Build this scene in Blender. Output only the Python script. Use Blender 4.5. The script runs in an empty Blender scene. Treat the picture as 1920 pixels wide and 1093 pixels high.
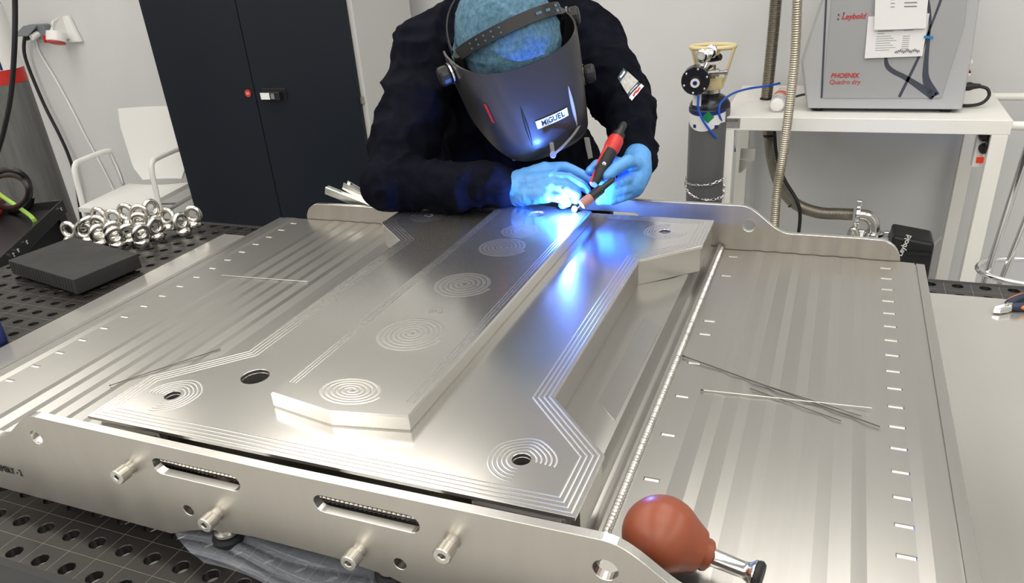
import bpy, bmesh, math, random
import numpy as np
from mathutils import Vector, Matrix
from mathutils.bvhtree import BVHTree
from math import pi, sin, cos, radians

random.seed(7); np.random.seed(7)
SC = bpy.context.scene
COL = SC.collection

# ------------------------------------------------------------------ camera
# metres; table top is z = 0, floor is z = FLOOR, x to the right along the workpiece, y away from the photographer
FLOOR = -0.85
CW, CH, F = 1920.0, 1093.0, 1433.1
PCX, PCY = 960.0, 546.5 + 81.4
CAM = Vector((0.2864, -1.3466, 0.7001))
def cam_axes(yaw=-0.4152, pitch=0.479, roll=-0.0773):
    fw = Vector((sin(yaw)*cos(pitch), cos(yaw)*cos(pitch), -sin(pitch)))
    r = Vector((cos(yaw), -sin(yaw), 0)); u = r.cross(fw)
    c, s = cos(roll), sin(roll)
    return (c*r + s*u), (-s*r + c*u), fw
CR, CU, CF = cam_axes()
cd = bpy.data.cameras.new('camera'); cam = bpy.data.objects.new('camera', cd); COL.objects.link(cam)
cd.sensor_width = 36.0; cd.lens = 36.0*F/CW; cd.shift_y = (PCY - CH/2)/CW; cd.clip_start = 0.05
mw = Matrix.Identity(4)
for i in range(3):
    mw[i][0] = CR[i]; mw[i][1] = CU[i]; mw[i][2] = -CF[i]; mw[i][3] = CAM[i]
cam.matrix_world = mw
SC.camera = cam

# ------------------------------------------------------------------ world, exposure
w = bpy.data.worlds.new('world'); SC.world = w; w.use_nodes = True
w.node_tree.nodes['Background'].inputs[0].default_value = (0.75, 0.78, 0.8, 1)
w.node_tree.nodes['Background'].inputs[1].default_value = 0.05
SC.view_settings.view_transform = 'Standard'; SC.view_settings.look = 'None'
SC.view_settings.exposure = 0.0; SC.view_settings.gamma = 1.0
SC.view_settings.use_curve_mapping = False
SC.cycles.max_bounces = 7; SC.cycles.diffuse_bounces = 3; SC.cycles.glossy_bounces = 4; SC.cycles.transmission_bounces = 4
SC.cycles.sample_clamp_indirect = 4.0; SC.cycles.use_denoising = True; SC.cycles.use_light_tree = False; SC.cycles.caustics_reflective = False; SC.cycles.caustics_refractive = False
LAMP = 3.75          # brightness of the ceiling panels
ARC_W = 10.5         # welding arc

# ------------------------------------------------------------------ where a pixel meets a plane of the place
def ray(px, py): return (CR*((px-PCX)/F) - CU*((py-PCY)/F) + CF)
def U(px, py, z=None, y=None, x=None):
    d = ray(px, py)
    t = (z-CAM.z)/d.z if z is not None else ((y-CAM.y)/d.y if y is not None else (x-CAM.x)/d.x)
    return CAM + d*t
def P(px, py, d): return CAM + ray(px, py)*d

# ------------------------------------------------------------------ materials
MATS = {}
def mat(name, col, rough=0.5, metal=0.0, var=0.0, nscale=20.0, stretch=(1,1,1), bump=0.0, rvar=0.0,
        col2=None, emit=None, estr=0.0, trans=0.0, alpha=1.0, ior=1.45, coat=0.0, aniso=0.0, spec=None, detail=6.0):
    if name in MATS: return MATS[name]
    m = bpy.data.materials.new(name); m.use_nodes = True
    nt = m.node_tree; b = nt.nodes['Principled BSDF']; L = nt.links.new
    b.inputs['Base Color'].default_value = (*col, 1); b.inputs['Roughness'].default_value = rough
    b.inputs['Metallic'].default_value = metal; b.inputs['IOR'].default_value = ior
    b.inputs['Transmission Weight'].default_value = trans; b.inputs['Alpha'].default_value = alpha
    b.inputs['Coat Weight'].default_value = coat
    if aniso: b.inputs['Anisotropic'].default_value = aniso
    if spec is not None: b.inputs['Specular IOR Level'].default_value = spec
    if emit: b.inputs['Emission Color'].default_value = (*emit, 1); b.inputs['Emission Strength'].default_value = estr
    if var or bump or rvar or col2:
        tc = nt.nodes.new('ShaderNodeTexCoord'); mp = nt.nodes.new('ShaderNodeMapping')
        mp.inputs['Scale'].default_value = stretch
        nz = nt.nodes.new('ShaderNodeTexNoise'); nz.inputs['Scale'].default_value = nscale; nz.inputs['Detail'].default_value = detail
        nz.inputs['Roughness'].default_value = 0.6
        L(tc.outputs['Object'], mp.inputs['Vector']); L(mp.outputs['Vector'], nz.inputs['Vector'])
        if var or col2:
            rp = nt.nodes.new('ShaderNodeValToRGB')
            rp.color_ramp.elements[0].position = 0.32; rp.color_ramp.elements[1].position = 0.68
            a = col if col2 else tuple(c*(1-var) for c in col); c2 = col2 if col2 else tuple(min(1, c*(1+var)) for c in col)
            rp.color_ramp.elements[0].color = (*a, 1); rp.color_ramp.elements[1].color = (*c2, 1)
            L(nz.outputs['Fac'], rp.inputs['Fac']); L(rp.outputs['Color'], b.inputs['Base Color'])
        if rvar:
            mr = nt.nodes.new('ShaderNodeMapRange'); mr.inputs['From Min'].default_value = 0.3; mr.inputs['From Max'].default_value = 0.7
            mr.inputs['To Min'].default_value = max(0.02, rough-rvar); mr.inputs['To Max'].default_value = rough+rvar
            L(nz.outputs['Fac'], mr.inputs['Value']); L(mr.outputs['Result'], b.inputs['Roughness'])
        if bump:
            bp = nt.nodes.new('ShaderNodeBump'); bp.inputs['Strength'].default_value = bump; bp.inputs['Distance'].default_value = 0.002
            L(nz.outputs['Fac'], bp.inputs['Height']); L(bp.outputs['Normal'], b.inputs['Normal'])
    MATS[name] = m; return m

ALU   = mat('machined_aluminium', (0.495,0.482,0.456), 0.30, 0.94, var=0.02, nscale=10, stretch=(7,0.3,7))
ALUTOP= mat('faced_aluminium', (0.735,0.717,0.684), 0.20, 0.95, var=0.02, nscale=5, stretch=(5,0.6,5))
ALURDG= mat('milled_aluminium', (0.64,0.62,0.59), 0.28, 0.92)
STEEL = mat('ground_steel_plate', (0.575,0.545,0.495), 0.36, 0.93, var=0.05, nscale=6, stretch=(3,3,0.5), rvar=0.04)
STEELE= mat('cut_edge_sheen', (0.66,0.65,0.61), 0.28, 1.0, bump=0.06, nscale=80, stretch=(4,1,1))  # cut edge, its colour lifted as if catching the ceiling light
SHEET = mat('stainless_sheet', (0.58,0.562,0.53), 0.16, 0.66, var=0.03, nscale=3)
CHROME= mat('chrome', (0.8,0.8,0.8), 0.12, 1.0)
NICKEL= mat('nickel_plated', (0.62,0.60,0.56), 0.22, 1.0)
SLOTM = mat('milled_slot_floor', (0.90,0.89,0.87), 0.45, 0.6)
BOLT  = mat('stainless_bolt', (0.66,0.64,0.60), 0.28, 1.0, bump=0.05, nscale=120)
INNER = mat('inner_shade_metal', (0.22,0.205,0.18), 0.35, 1.0, var=0.15, nscale=4, stretch=(1,6,1))  # dark colour stands in for shade on inner walls and pockets
BLACK = mat('black_plastic', (0.012,0.012,0.013), 0.42)
BLACKR= mat('black_rubber', (0.012,0.012,0.013), 0.62)
BLKMET= mat('black_powder_coat', (0.018,0.018,0.019), 0.45, bump=0.05, nscale=300)
FOAM  = mat('black_block', (0.022,0.022,0.022), 0.75, var=0.35, nscale=14, bump=0.15)
FOAMS = mat('sawn_block_face', (0.020,0.020,0.020), 0.7, var=0.6, nscale=10, stretch=(14,14,1.5), bump=0.25)
WHITE = mat('white_lacquer', (0.86,0.845,0.80), 0.4)
WHITEP= mat('white_plastic', (0.90,0.89,0.87), 0.38)
WALLM = mat('painted_wall', (0.69,0.695,0.69), 0.7, var=0.02, nscale=3, bump=0.03)
CEILM = mat('ceiling_white', (0.78,0.77,0.75), 0.8)
FLOORM= mat('grey_resin_floor', (0.50,0.50,0.49), 0.35, var=0.06, nscale=4)
NAVYC = mat('cabinet_anthracite', (0.008,0.0115,0.0185), 0.42, bump=0.03, nscale=400, spec=0.32)
CABGR = mat('cabinet_light_grey', (0.55,0.55,0.53), 0.45)
JACK  = mat('navy_jacket_cloth', (0.0045,0.005,0.0095), 0.8, var=0.35, nscale=30, bump=0.25, spec=0.05)
TROU  = mat('dark_trousers', (0.012,0.013,0.018), 0.85, bump=0.2, nscale=60)
SKIN  = mat('skin', (0.55,0.34,0.25), 0.5)
NITR  = mat('blue_nitrile', (0.10,0.33,0.72), 0.42, var=0.12, nscale=25, bump=0.25)
CAPM  = mat('blue_nonwoven_cap', (0.03,0.10,0.17), 0.85, col2=(0.11,0.21,0.28), nscale=130, bump=0.5, detail=8)
HELM  = mat('charcoal_helmet_shell', (0.032,0.030,0.031), 0.36, bump=0.06, nscale=500)
RED   = mat('red_plastic', (0.55,0.03,0.025), 0.4)
ORANGE= mat('orange_grip', (0.85,0.22,0.02), 0.45)
NAVY  = mat('navy_grip', (0.02,0.03,0.06), 0.5)
RUBBER= mat('brown_rubber_bulb', (0.25,0.062,0.028), 0.34, var=0.08, nscale=14, bump=0.06)
PUMPG = mat('pump_grey', (0.36,0.365,0.375), 0.45, bump=0.04, nscale=400)
PUMPL = mat('pump_light_grey', (0.44,0.445,0.455), 0.42, bump=0.04, nscale=400)
PUMPD = mat('pump_dark_graphic', (0.055,0.06,0.085), 0.5)
REDTX = mat('red_lettering', (0.52,0.03,0.03), 0.5)
PAPER = mat('paper', (0.80,0.79,0.79), 0.8)
INK   = mat('grey_ink', (0.25,0.25,0.26), 0.8)
BLKINK= mat('black_ink', (0.015,0.015,0.015), 0.7)
BLUET = mat('blue_tape', (0.01,0.22,0.55), 0.5)
TEALT = mat('teal_tape', (0.01,0.35,0.50), 0.5)
HOSE  = mat('corrugated_steel_hose', (0.52,0.48,0.40), 0.32, 1.0)
HOSED = mat('braided_steel_hose', (0.30,0.275,0.23), 0.38, 1.0)
BLUEP = mat('blue_pneumatic_tube', (0.015,0.10,0.55), 0.35)
CREAM = mat('cream_plastic_guard', (0.72,0.60,0.33), 0.45)
CYLGR = mat('cylinder_grey_paint', (0.115,0.115,0.12), 0.42, var=0.08, nscale=6)
CYLBK = mat('cylinder_black_shoulder', (0.012,0.013,0.02), 0.25)
GREEN = mat('green_label', (0.01,0.22,0.08), 0.5)
NAVYL = mat('navy_label', (0.01,0.02,0.12), 0.5)
LIME  = mat('lime_strap', (0.38,0.62,0.10), 0.5)
GREYM = mat('grey_socket_box', (0.20,0.215,0.24), 0.45)
FILM  = mat('clear_film', (0.75,0.80,0.92), 0.14, trans=0.0, alpha=0.20, coat=1.0)
CLEAR = mat('clear_plastic', (0.80,0.82,0.84), 0.1, alpha=0.42, coat=0.5)
GREYCN= mat('grey_scuffed_paint', (0.13,0.13,0.125), 0.55, var=0.25, nscale=5, stretch=(6,6,0.6))
SLATE = mat('slate_patch', (0.03,0.06,0.09), 0.6)
STRAPG= mat('grey_webbing', (0.16,0.16,0.165), 0.8)
LEVER = mat('zinc_plated_lever', (0.60,0.62,0.58), 0.3, 1.0, var=0.1, nscale=30)
GLOWR = mat('lit_red_switch', (0.6,0.03,0.01), 0.4, emit=(1.0,0.08,0.02), estr=0.25)

def table_material():
    m = bpy.data.materials.new('nitrided_table_top'); m.use_nodes = True
    nt = m.node_tree; b = nt.nodes['Principled BSDF']; L = nt.links.new
    tc = nt.nodes.new('ShaderNodeTexCoord'); sx = nt.nodes.new('ShaderNodeSeparateXYZ'); L(tc.outputs['Object'], sx.inputs[0])
    def M(op, a, bb=None):
        n = nt.nodes.new('ShaderNodeMath'); n.operation = op
        for i, v in enumerate((a, bb)):
            if v is None: continue
            if isinstance(v, (int, float)): n.inputs[i].default_value = v
            else: L(v, n.inputs[i])
        return n.outputs[0]
    def line(o): return M('LESS_THAN', M('ABSOLUTE', M('SUBTRACT', M('FRACT', M('ADD', M('DIVIDE', o, 0.05), 100.5)), 0.5)), 0.008)
    ln = M('MAXIMUM', line(sx.outputs[0]), line(sx.outputs[1]))
    nz = nt.nodes.new('ShaderNodeTexNoise'); nz.inputs['Scale'].default_value = 8; nz.inputs['Detail'].default_value = 6
    L(tc.outputs['Object'], nz.inputs['Vector'])
    rp = nt.nodes.new('ShaderNodeValToRGB')
    rp.color_ramp.elements[0].color = (0.013,0.012,0.0115,1); rp.color_ramp.elements[1].color = (0.032,0.029,0.027,1)
    L(nz.outputs['Fac'], rp.inputs['Fac'])
    mx = nt.nodes.new('ShaderNodeMix'); mx.data_type = 'RGBA'
    L(ln, mx.inputs[0]); L(rp.outputs['Color'], mx.inputs[6]); mx.inputs[7].default_value = (0.16,0.15,0.14,1)
    L(mx.outputs[2], b.inputs['Base Color'])
    b.inputs['Metallic'].default_value = 0.2; b.inputs['Roughness'].default_value = 0.27
    return m
TABLEM = table_material()

# ------------------------------------------------------------------ builders
def link(name, me, m=None, parent=None, smooth=False, loc=None):
    o = bpy.data.objects.new(name, me); COL.objects.link(o)
    if m is not None:
        for mm in (m if isinstance(m, (list, tuple)) else [m]): me.materials.append(mm)
    if smooth: me.polygons.foreach_set('use_smooth', [True]*len(me.polygons))
    if parent is not None: o.parent = parent
    if loc is not None: o.location = loc
    return o
def tag(o, label, cat, group=None, kind=None):
    o['label'] = label; o['category'] = cat
    if group: o['group'] = group
    if kind: o['kind'] = kind
    return o
def struct(o): o['kind'] = 'structure'; return o
def thing(name, label, cat, group=None, loc=(0,0,0)):
    o = bpy.data.objects.new(name, None); COL.objects.link(o); o.location = loc; o.empty_display_size = 0.05
    return tag(o, label, cat, group)
class MB:
    """collects shapes in world coordinates; build() links them as one mesh object"""
    def __init__(s): s.v = []; s.f = []; s.mi = []; s.cm = 0
    def add(s, vs, fs):
        k = len(s.v); s.v += [tuple(v) for v in vs]; s.f += [tuple(i+k for i in f) for f in fs]; s.mi += [s.cm]*len(fs)
    def use(s, i): s.cm = i; return s
    def hexa(s, p):   # 8 points: bottom 4 ccw, top 4 ccw
        s.add(p, [(3,2,1,0),(4,5,6,7),(0,1,5,4),(1,2,6,5),(2,3,7,6),(3,0,4,7)]); return s
    def box(s, a, b, M=None):
        x0,y0,z0 = a; x1,y1,z1 = b
        p = [(x0,y0,z0),(x1,y0,z0),(x1,y1,z0),(x0,y1,z0),(x0,y0,z1),(x1,y0,z1),(x1,y1,z1),(x0,y1,z1)]
        if M is not None: p = [M @ Vector(q) for q in p]
        return s.hexa(p)
    def tube(s, pts, r, n=12, cap=True, closed=False):
        pts = [Vector(p) for p in pts]; N = len(pts); rs = r if isinstance(r, (list, tuple, np.ndarray)) else [r]*N
        T = []
        for i in range(N):
            a = pts[(i-1) % N] if (closed or i > 0) else pts[i]; b = pts[(i+1) % N] if (closed or i < N-1) else pts[i]
            d = (b-a); T.append(d.normalized() if d.length > 1e-9 else (T[-1] if T else Vector((0,0,1))))
        up = Vector((0,0,1)) if abs(T[0].z) < 0.9 else Vector((1,0,0))
        nrm = (up - T[0]*up.dot(T[0])).normalized()
        vs = []
        for i in range(N):
            nrm = (nrm - T[i]*nrm.dot(T[i])).normalized(); bn = T[i].cross(nrm)
            for k in range(n):
                a = 2*pi*k/n; vs.append(pts[i] + (nrm*cos(a)+bn*sin(a))*rs[i])
        fs = []
        for i in range(N if closed else N-1):
            j = (i+1) % N
            for k in range(n):
                l = (k+1) % n; fs.append((i*n+k, i*n+l, j*n+l, j*n+k))
        if cap and not closed:
            fs.append(tuple(range(n-1, -1, -1))); fs.append(tuple((N-1)*n+k for k in range(n)))
        s.add(vs, fs); return s
    def cyl(s, a, b, r, r2=None, n=20, cap=True): return s.tube([a, b], [r, r if r2 is None else r2], n, cap)
    def lathe(s, origin, axis, prof, n=24):
        """prof: list of (radius, distance along axis)"""
        o = Vector(origin); ax = Vector(axis).normalized()
        return s.tube_rings(o, ax, prof, n)
    def tube_rings(s, o, ax, prof, n):
        up = Vector((0,0,1)) if abs(ax.z) < 0.9 else Vector((1,0,0))
        nr = (up - ax*up.dot(ax)).normalized(); bn = ax.cross(nr)
        vs = []
        for r, h in prof:
            for k in range(n):
                a = 2*pi*k/n; vs.append(o + ax*h + (nr*cos(a)+bn*sin(a))*max(r, 1e-5))
        fs = [(i*n+k, i*n+(k+1) % n, (i+1)*n+(k+1) % n, (i+1)*n+k) for i in range(len(prof)-1) for k in range(n)]
        fs.append(tuple(range(n-1, -1, -1))); fs.append(tuple((len(prof)-1)*n+k for k in range(n)))
        s.add(vs, fs); return s
    def sheet(s, grid):
        """grid[i][j] of points"""
        R_ = len(grid); C_ = len(grid[0]); vs = [p for row in grid for p in row]
        s.add(vs, [(i*C_+j, i*C_+j+1, (i+1)*C_+j+1, (i+1)*C_+j) for i in range(R_-1) for j in range(C_-1)]); return s
    def prism(s, poly, axis, a, b):
        """closed polygon of 2D points extruded along a world axis: axis 'y' takes (x,z), 'z' takes (x,y), 'x' takes (y,z)"""
        def mk(p, t): return {'y': (p[0], t, p[1]), 'z': (p[0], p[1], t), 'x': (t, p[0], p[1])}[axis]
        n = len(poly); vs = [mk(p, a) for p in poly] + [mk(p, b) for p in poly]
        fs = [tuple(range(n)), tuple(range(2*n-1, n-1, -1))] + [(i, i+n, (i+1) % n+n, (i+1) % n) for i in range(n)]
        s.add(vs, fs); return s
    def build(s, name, m, parent=None, smooth=False, bevel=0.0, origin=None, solid=0.0, fix=True):
        me = bpy.data.meshes.new(name); me.from_pydata(s.v, [], s.f)
        if max(s.mi, default=0) > 0: me.polygons.foreach_set('material_index', s.mi)
        if fix:
            bm = bmesh.new(); bm.from_mesh(me); bmesh.ops.recalc_face_normals(bm, faces=bm.faces); bm.to_mesh(me); bm.free()
        par_loc = Vector((0,0,0))
        if parent is not None:
            q = parent
            while q is not None: par_loc += Vector(q.location); q = q.parent
        if origin is None:
            a = np.array(s.v); origin = Vector(((a[:,0].min()+a[:,0].max())/2, (a[:,1].min()+a[:,1].max())/2, a[:,2].min()))
        me.transform(Matrix.Translation(-Vector(origin)))
        o = link(name, me, m, parent, smooth, Vector(origin)-par_loc)
        if solid:
            sm = o.modifiers.new('solid', 'SOLIDIFY'); sm.thickness = solid; sm.offset = -1
        if bevel:
            bv = o.modifiers.new('bevel', 'BEVEL'); bv.width = bevel; bv.segments = 2; bv.limit_method = 'ANGLE'; bv.angle_limit = radians(40)
        if smooth:
            es = o.modifiers.new('split', 'EDGE_SPLIT'); es.split_angle = radians(42)
        return o
def arc(cx, cy, r, a0, a1, n=10): return [(cx+r*cos(a0+(a1-a0)*i/n), cy+r*sin(a0+(a1-a0)*i/n)) for i in range(n+1)]
def circ(cx, cy, r, n=24): return [(cx+r*cos(2*pi*i/n), cy+r*sin(2*pi*i/n)) for i in range(n)]
def smooth_path(pts, per=12):
    pts = [Vector(p) for p in pts]; out = []
    q = [pts[0]*2-pts[1]] + pts + [pts[-1]*2-pts[-2]]
    for i in range(1, len(q)-2):
        for k in range(per):
            t = k/per; a, b, c, d = q[i-1], q[i], q[i+1], q[i+2]
            out.append(0.5*((2*b)+(c-a)*t+(2*a-5*b+4*c-d)*t*t+(3*b-a-3*c+d)*t**3))
    out.append(pts[-1]); return out
def resample(pts, step):
    pts = [Vector(p) for p in pts]; out = [pts[0]]; acc = 0
    for a, b in zip(pts, pts[1:]):
        d = (b-a).length
        while acc + d >= step:
            t = (step-acc)/d; a = a + (b-a)*t; out.append(a.copy()); d = (b-a).length; acc = 0
        acc += d
    return out
def curve_plate(name, loops, th, m, M, parent=None, bevel=0.0006):
    """flat plate with real holes: outline + hole loops in its own plane, thickness along its normal"""
    cu = bpy.data.curves.new(name, 'CURVE'); cu.dimensions = '2D'; cu.fill_mode = 'BOTH'; cu.extrude = th/2-bevel; cu.bevel_depth = bevel; cu.bevel_resolution = 0
    for lp in loops:
        sp = cu.splines.new('POLY'); sp.points.add(len(lp)-1)
        for p, q in zip(sp.points, lp): p.co = (q[0], q[1], 0, 1)
        sp.use_cyclic_u = True
    tmp = bpy.data.objects.new('tmp', cu); COL.objects.link(tmp)
    dg = bpy.context.evaluated_depsgraph_get()
    me = bpy.data.meshes.new_from_object(tmp.evaluated_get(dg)); bpy.data.objects.remove(tmp); bpy.data.curves.remove(cu)
    me.materials.clear(); me.transform(M)
    mb = MB(); mb.v = [tuple(v.co) for v in me.vertices]; mb.f = [tuple(p.vertices) for p in me.polygons]; mb.mi = [0]*len(mb.f)
    bpy.data.meshes.remove(me)
    return mb.build(name, m, parent, fix=False)
MXZ = lambda y: Matrix(((1,0,0,0),(0,0,-1,y),(0,1,0,0),(0,0,0,1)))      # (u,v) -> (x, y, z=v), normal towards -y
def text(body, size, m, M, name='lettering', parent=None, ext=0.0003, align='CENTER', shear=0.0, bold=0.0, xs=1.0):
    cu = bpy.data.curves.new(name, 'FONT'); cu.body = body; cu.size = size; cu.extrude = ext; cu.align_x = align; cu.align_y = 'CENTER'
    cu.shear = shear; cu.offset = bold*size
    tmp = bpy.data.objects.new('tmp', cu); COL.objects.link(tmp)
    dg = bpy.context.evaluated_depsgraph_get()
    me = bpy.data.meshes.new_from_object(tmp.evaluated_get(dg)); bpy.data.objects.remove(tmp); bpy.data.curves.remove(cu)
    me.materials.clear(); me.transform(M @ Matrix.Diagonal((xs,1,1,1)))
    mb = MB(); mb.v = [tuple(v.co) for v in me.vertices]; mb.f = [tuple(p.vertices) for p in me.polygons]; mb.mi = [0]*len(mb.f)
    bpy.data.meshes.remove(me)
    return mb.build(name, m, parent, fix=False)
def frame(o, x, y):
    x = Vector(x).normalized(); y = Vector(y); y = (y - x*y.dot(x)).normalized(); z = x.cross(y); o = Vector(o)
    return Matrix(((x[0],y[0],z[0],o[0]),(x[1],y[1],z[1],o[1]),(x[2],y[2],z[2],o[2]),(0,0,0,1)))
def copy_tree(o, parent=None):
    c = o.copy(); COL.objects.link(c)
    if parent is not None: c.parent = parent
    for ch in list(o.children): copy_tree(ch, c)
    return c
def capsule(mb, a, ra, b, rb, n=16, h=5, flat=None):
    a = Vector(a); b = Vector(b); d = b-a; L_ = d.length; ax = d/L_ if L_ > 1e-6 else Vector((0,0,1))
    prof = [(ra*cos(pi/2*(1-i/h)), -ra*sin(pi/2*(1-i/h))) for i in range(h)] + [(ra, 0), (rb, L_)] + [(rb*cos(pi/2*i/h), L_+rb*sin(pi/2*i/h)) for i in range(1, h+1)]
    mb.tube_rings(a, ax, prof, n)
def ellipsoid(mb, c, ax, ay, az, n=24, h=14):
    """c centre, three semi-axis vectors"""
    c = Vector(c); vs = []; 
    for i in range(h+1):
        t = pi*i/h
        for k in range(n):
            a = 2*pi*k/n; s_ = max(sin(t), 1e-4)
            vs.append(c + Vector(ax)*(s_*cos(a)) + Vector(ay)*(s_*sin(a)) + Vector(az)*cos(t))
    fs = [(i*n+k, i*n+(k+1) % n, (i+1)*n+(k+1) % n, (i+1)*n+k) for i in range(h) for k in range(n)]
    fs += [tuple(range(n)), tuple(h*n+k for k in range(n-1, -1, -1))]
    mb.add(vs, fs)
def fuse(mb, name, m, voxel, parent=None, smooth_it=6, disp=None):
    """fuses overlapping closed forms into one continuous skin"""
    me = bpy.data.meshes.new('t'); me.from_pydata(mb.v, [], mb.f)
    bm = bmesh.new(); bm.from_mesh(me); bmesh.ops.recalc_face_normals(bm, faces=bm.faces); bm.to_mesh(me); bm.free()
    tmp = bpy.data.objects.new('tmp', me); COL.objects.link(tmp)
    r = tmp.modifiers.new('r', 'REMESH'); r.mode = 'VOXEL'; r.voxel_size = voxel
    s = tmp.modifiers.new('s', 'SMOOTH'); s.factor = 0.5; s.iterations = smooth_it
    dg = bpy.context.evaluated_depsgraph_get(); ev = tmp.evaluated_get(dg)
    out = bpy.data.meshes.new_from_object(ev); bpy.data.objects.remove(tmp); bpy.data.meshes.remove(me)
    if disp is not None:
        n = len(out.vertices); co = np.empty(n*3); no = np.empty(n*3)
        out.vertices.foreach_get('co', co); out.vertex_normals.foreach_get('vector', no)
        co = co.reshape(-1,3); no = no.reshape(-1,3)
        co += no*disp(co, no)[:,None]; out.vertices.foreach_set('co', co.ravel()); out.update()
    out.materials.clear()
    return link(name, out, m, parent, smooth=True)
def vnoise(p, seed=0):
    """smooth value noise on an (n,3) array"""
    rs = np.random.RandomState(seed); tab = rs.rand(64,64,64)*2-1
    i = np.floor(p).astype(int); f = p-i; f = f*f*(3-2*f); r = 0
    for dx in (0,1):
        for dy in (0,1):
            for dz in (0,1):
                wgt = (f[:,0] if dx else 1-f[:,0])*(f[:,1] if dy else 1-f[:,1])*(f[:,2] if dz else 1-f[:,2])
                r = r + wgt*tab[(i[:,0]+dx) % 64, (i[:,1]+dy) % 64, (i[:,2]+dz) % 64]
    return r
def bvh_of(o):
    me = o.data; M = o.matrix_world if o.parent is None else Matrix.Translation(o.location)
    return BVHTree.FromPolygons([M @ v.co for v in me.vertices], [tuple(p.vertices) for p in me.polygons])
def on_skin(bvh, px, py, off=0.001):
    h = bvh.ray_cast(CAM, ray(px, py).normalized())
    return (h[0]+h[1]*off, h[1]) if h[0] is not None else (None, None)
def skin_patch(bvh, quad, nx, ny, off=0.0015):
    """a cloth patch that follows a surface: quad = four pixel corners tl, tr, br, bl"""
    g = []
    last = None
    for i in range(ny+1):
        row = []
        for j in range(nx+1):
            s, t = j/nx, i/ny
            x = (quad[0][0]*(1-s)+quad[1][0]*s)*(1-t)+(quad[3][0]*(1-s)+quad[2][0]*s)*t
            y = (quad[0][1]*(1-s)+quad[1][1]*s)*(1-t)+(quad[3][1]*(1-s)+quad[2][1]*s)*t
            p, _ = on_skin(bvh, x, y, off)
            if p is None: p = last if last is not None else P(x, y, 1.7)
            last = p; row.append(p)
        g.append(row)
    return MB().sheet(g)

# ================================================================== THE ROOM
RX0, RX1, RY0, RY1, RZ = -5.6, 3.6, -4.2, 2.1, 2.05
struct(MB().box((RX0-.1,RY0-.1,FLOOR-.1),(RX1+.1,RY1+.1,FLOOR)).build('floor', FLOORM))
struct(MB().box((RX0-.1,RY0-.1,RZ),(RX1+.1,RY1+.1,RZ+.1)).build('ceiling', CEILM))
struct(MB().box((RX0-.1,RY1,FLOOR),(RX1+.1,RY1+.1,RZ)).build('wall_back', WALLM))
struct(MB().box((RX0-.1,RY0-.1,FLOOR),(RX1+.1,RY0,RZ)).build('wall_front', WALLM))
struct(MB().box((RX0-.1,RY0,FLOOR),(RX0,RY1,RZ)).build('wall_left', WALLM))
struct(MB().box((RX1,RY0,FLOOR),(RX1+.1,RY1,RZ)).build('wall_right', WALLM))
LAMPM = mat('lit_ceiling_diffuser', (0.9,0.9,0.88), 0.5, emit=(1.0,0.962,0.89), estr=LAMP)
lamp0 = None
for ly in (-3.65,-2.2,-0.75,0.70):
    for lx in (-3.5,-1.6,0.3,2.2):
        if lamp0 is None:
            lamp0 = thing('ceiling_light', 'white framed flat ceiling light panel', 'ceiling light', 'ceiling light panels', (lx,ly,RZ-.03))
            MB().box((lx-.61,ly-.62,RZ-.03),(lx+.61,ly-.605,RZ-.001)).box((lx-.61,ly+.605,RZ-.03),(lx+.61,ly+.62,RZ-.001)).box((lx-.61,ly-.605,RZ-.03),(lx-.595,ly+.605,RZ-.001)).box((lx+.595,ly-.605,RZ-.03),(lx+.61,ly+.605,RZ-.001)).build('frame', WHITE, lamp0)
            MB().box((lx-.595,ly-.605,RZ-.022),(lx+.595,ly+.605,RZ-.012)).build('diffuser', LAMPM, lamp0)
        else:
            c = copy_tree(lamp0); c.location = (lx,ly,RZ-.03)

# ================================================================== WELDING TABLE
TX0, TX1, TY0, TY1 = -1.7635, 1.2865, -0.9064, 0.3436
GX, GY, PIT, HR = -0.738, -0.8314, 0.05, 0.0108
table = thing('welding_table', 'black perforated steel welding table under the large metal workpiece', 'table', loc=((TX0+TX1)/2,(TY0+TY1)/2,FLOOR))
def table_top():
    v = []; f = []; N = 16; D = 0.014
    i0 = round((TX0-GX)/PIT+0.5); j0 = round((TY0-GY)/PIT+0.5)
    nx = round((TX1-TX0)/PIT); ny = round((TY1-TY0)/PIT); h = PIT/2
    for i in range(nx):
        for j in range(ny):
            cx_ = GX+(i0+i)*PIT; cy_ = GY+(j0+j)*PIT; k = len(v)
            hidden = (-0.95 < cx_ < 0.4 and -0.72 < cy_ < 0.15)
            if hidden:
                v += [(cx_-h,cy_-h,0),(cx_+h,cy_-h,0),(cx_+h,cy_+h,0),(cx_-h,cy_+h,0)]; f.append((k,k+1,k+2,k+3)); continue
            for q in range(N):
                a = 2*pi*q/N; c_, s_ = cos(a), sin(a); m_ = max(abs(c_), abs(s_))
                v.append((cx_+c_/m_*h, cy_+s_/m_*h, 0))
            for rr, zz in ((HR+.0009,0),(HR,-.0009),(HR,-D)):
                v += [(cx_+rr*cos(2*pi*q/N), cy_+rr*sin(2*pi*q/N), zz) for q in range(N)]
            for q in range(N):
                r_ = (q+1) % N
                for l in range(3): f.append((k+l*N+q, k+l*N+r_, k+(l+1)*N+r_, k+(l+1)*N+q))
    mb = MB(); mb.v = v; mb.f = f; mb.mi = [0]*len(f)
    return mb.build('table_top', TABLEM, table, origin=(GX+PIT/2, GY+PIT/2, 0), fix=False)
table_top()
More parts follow.
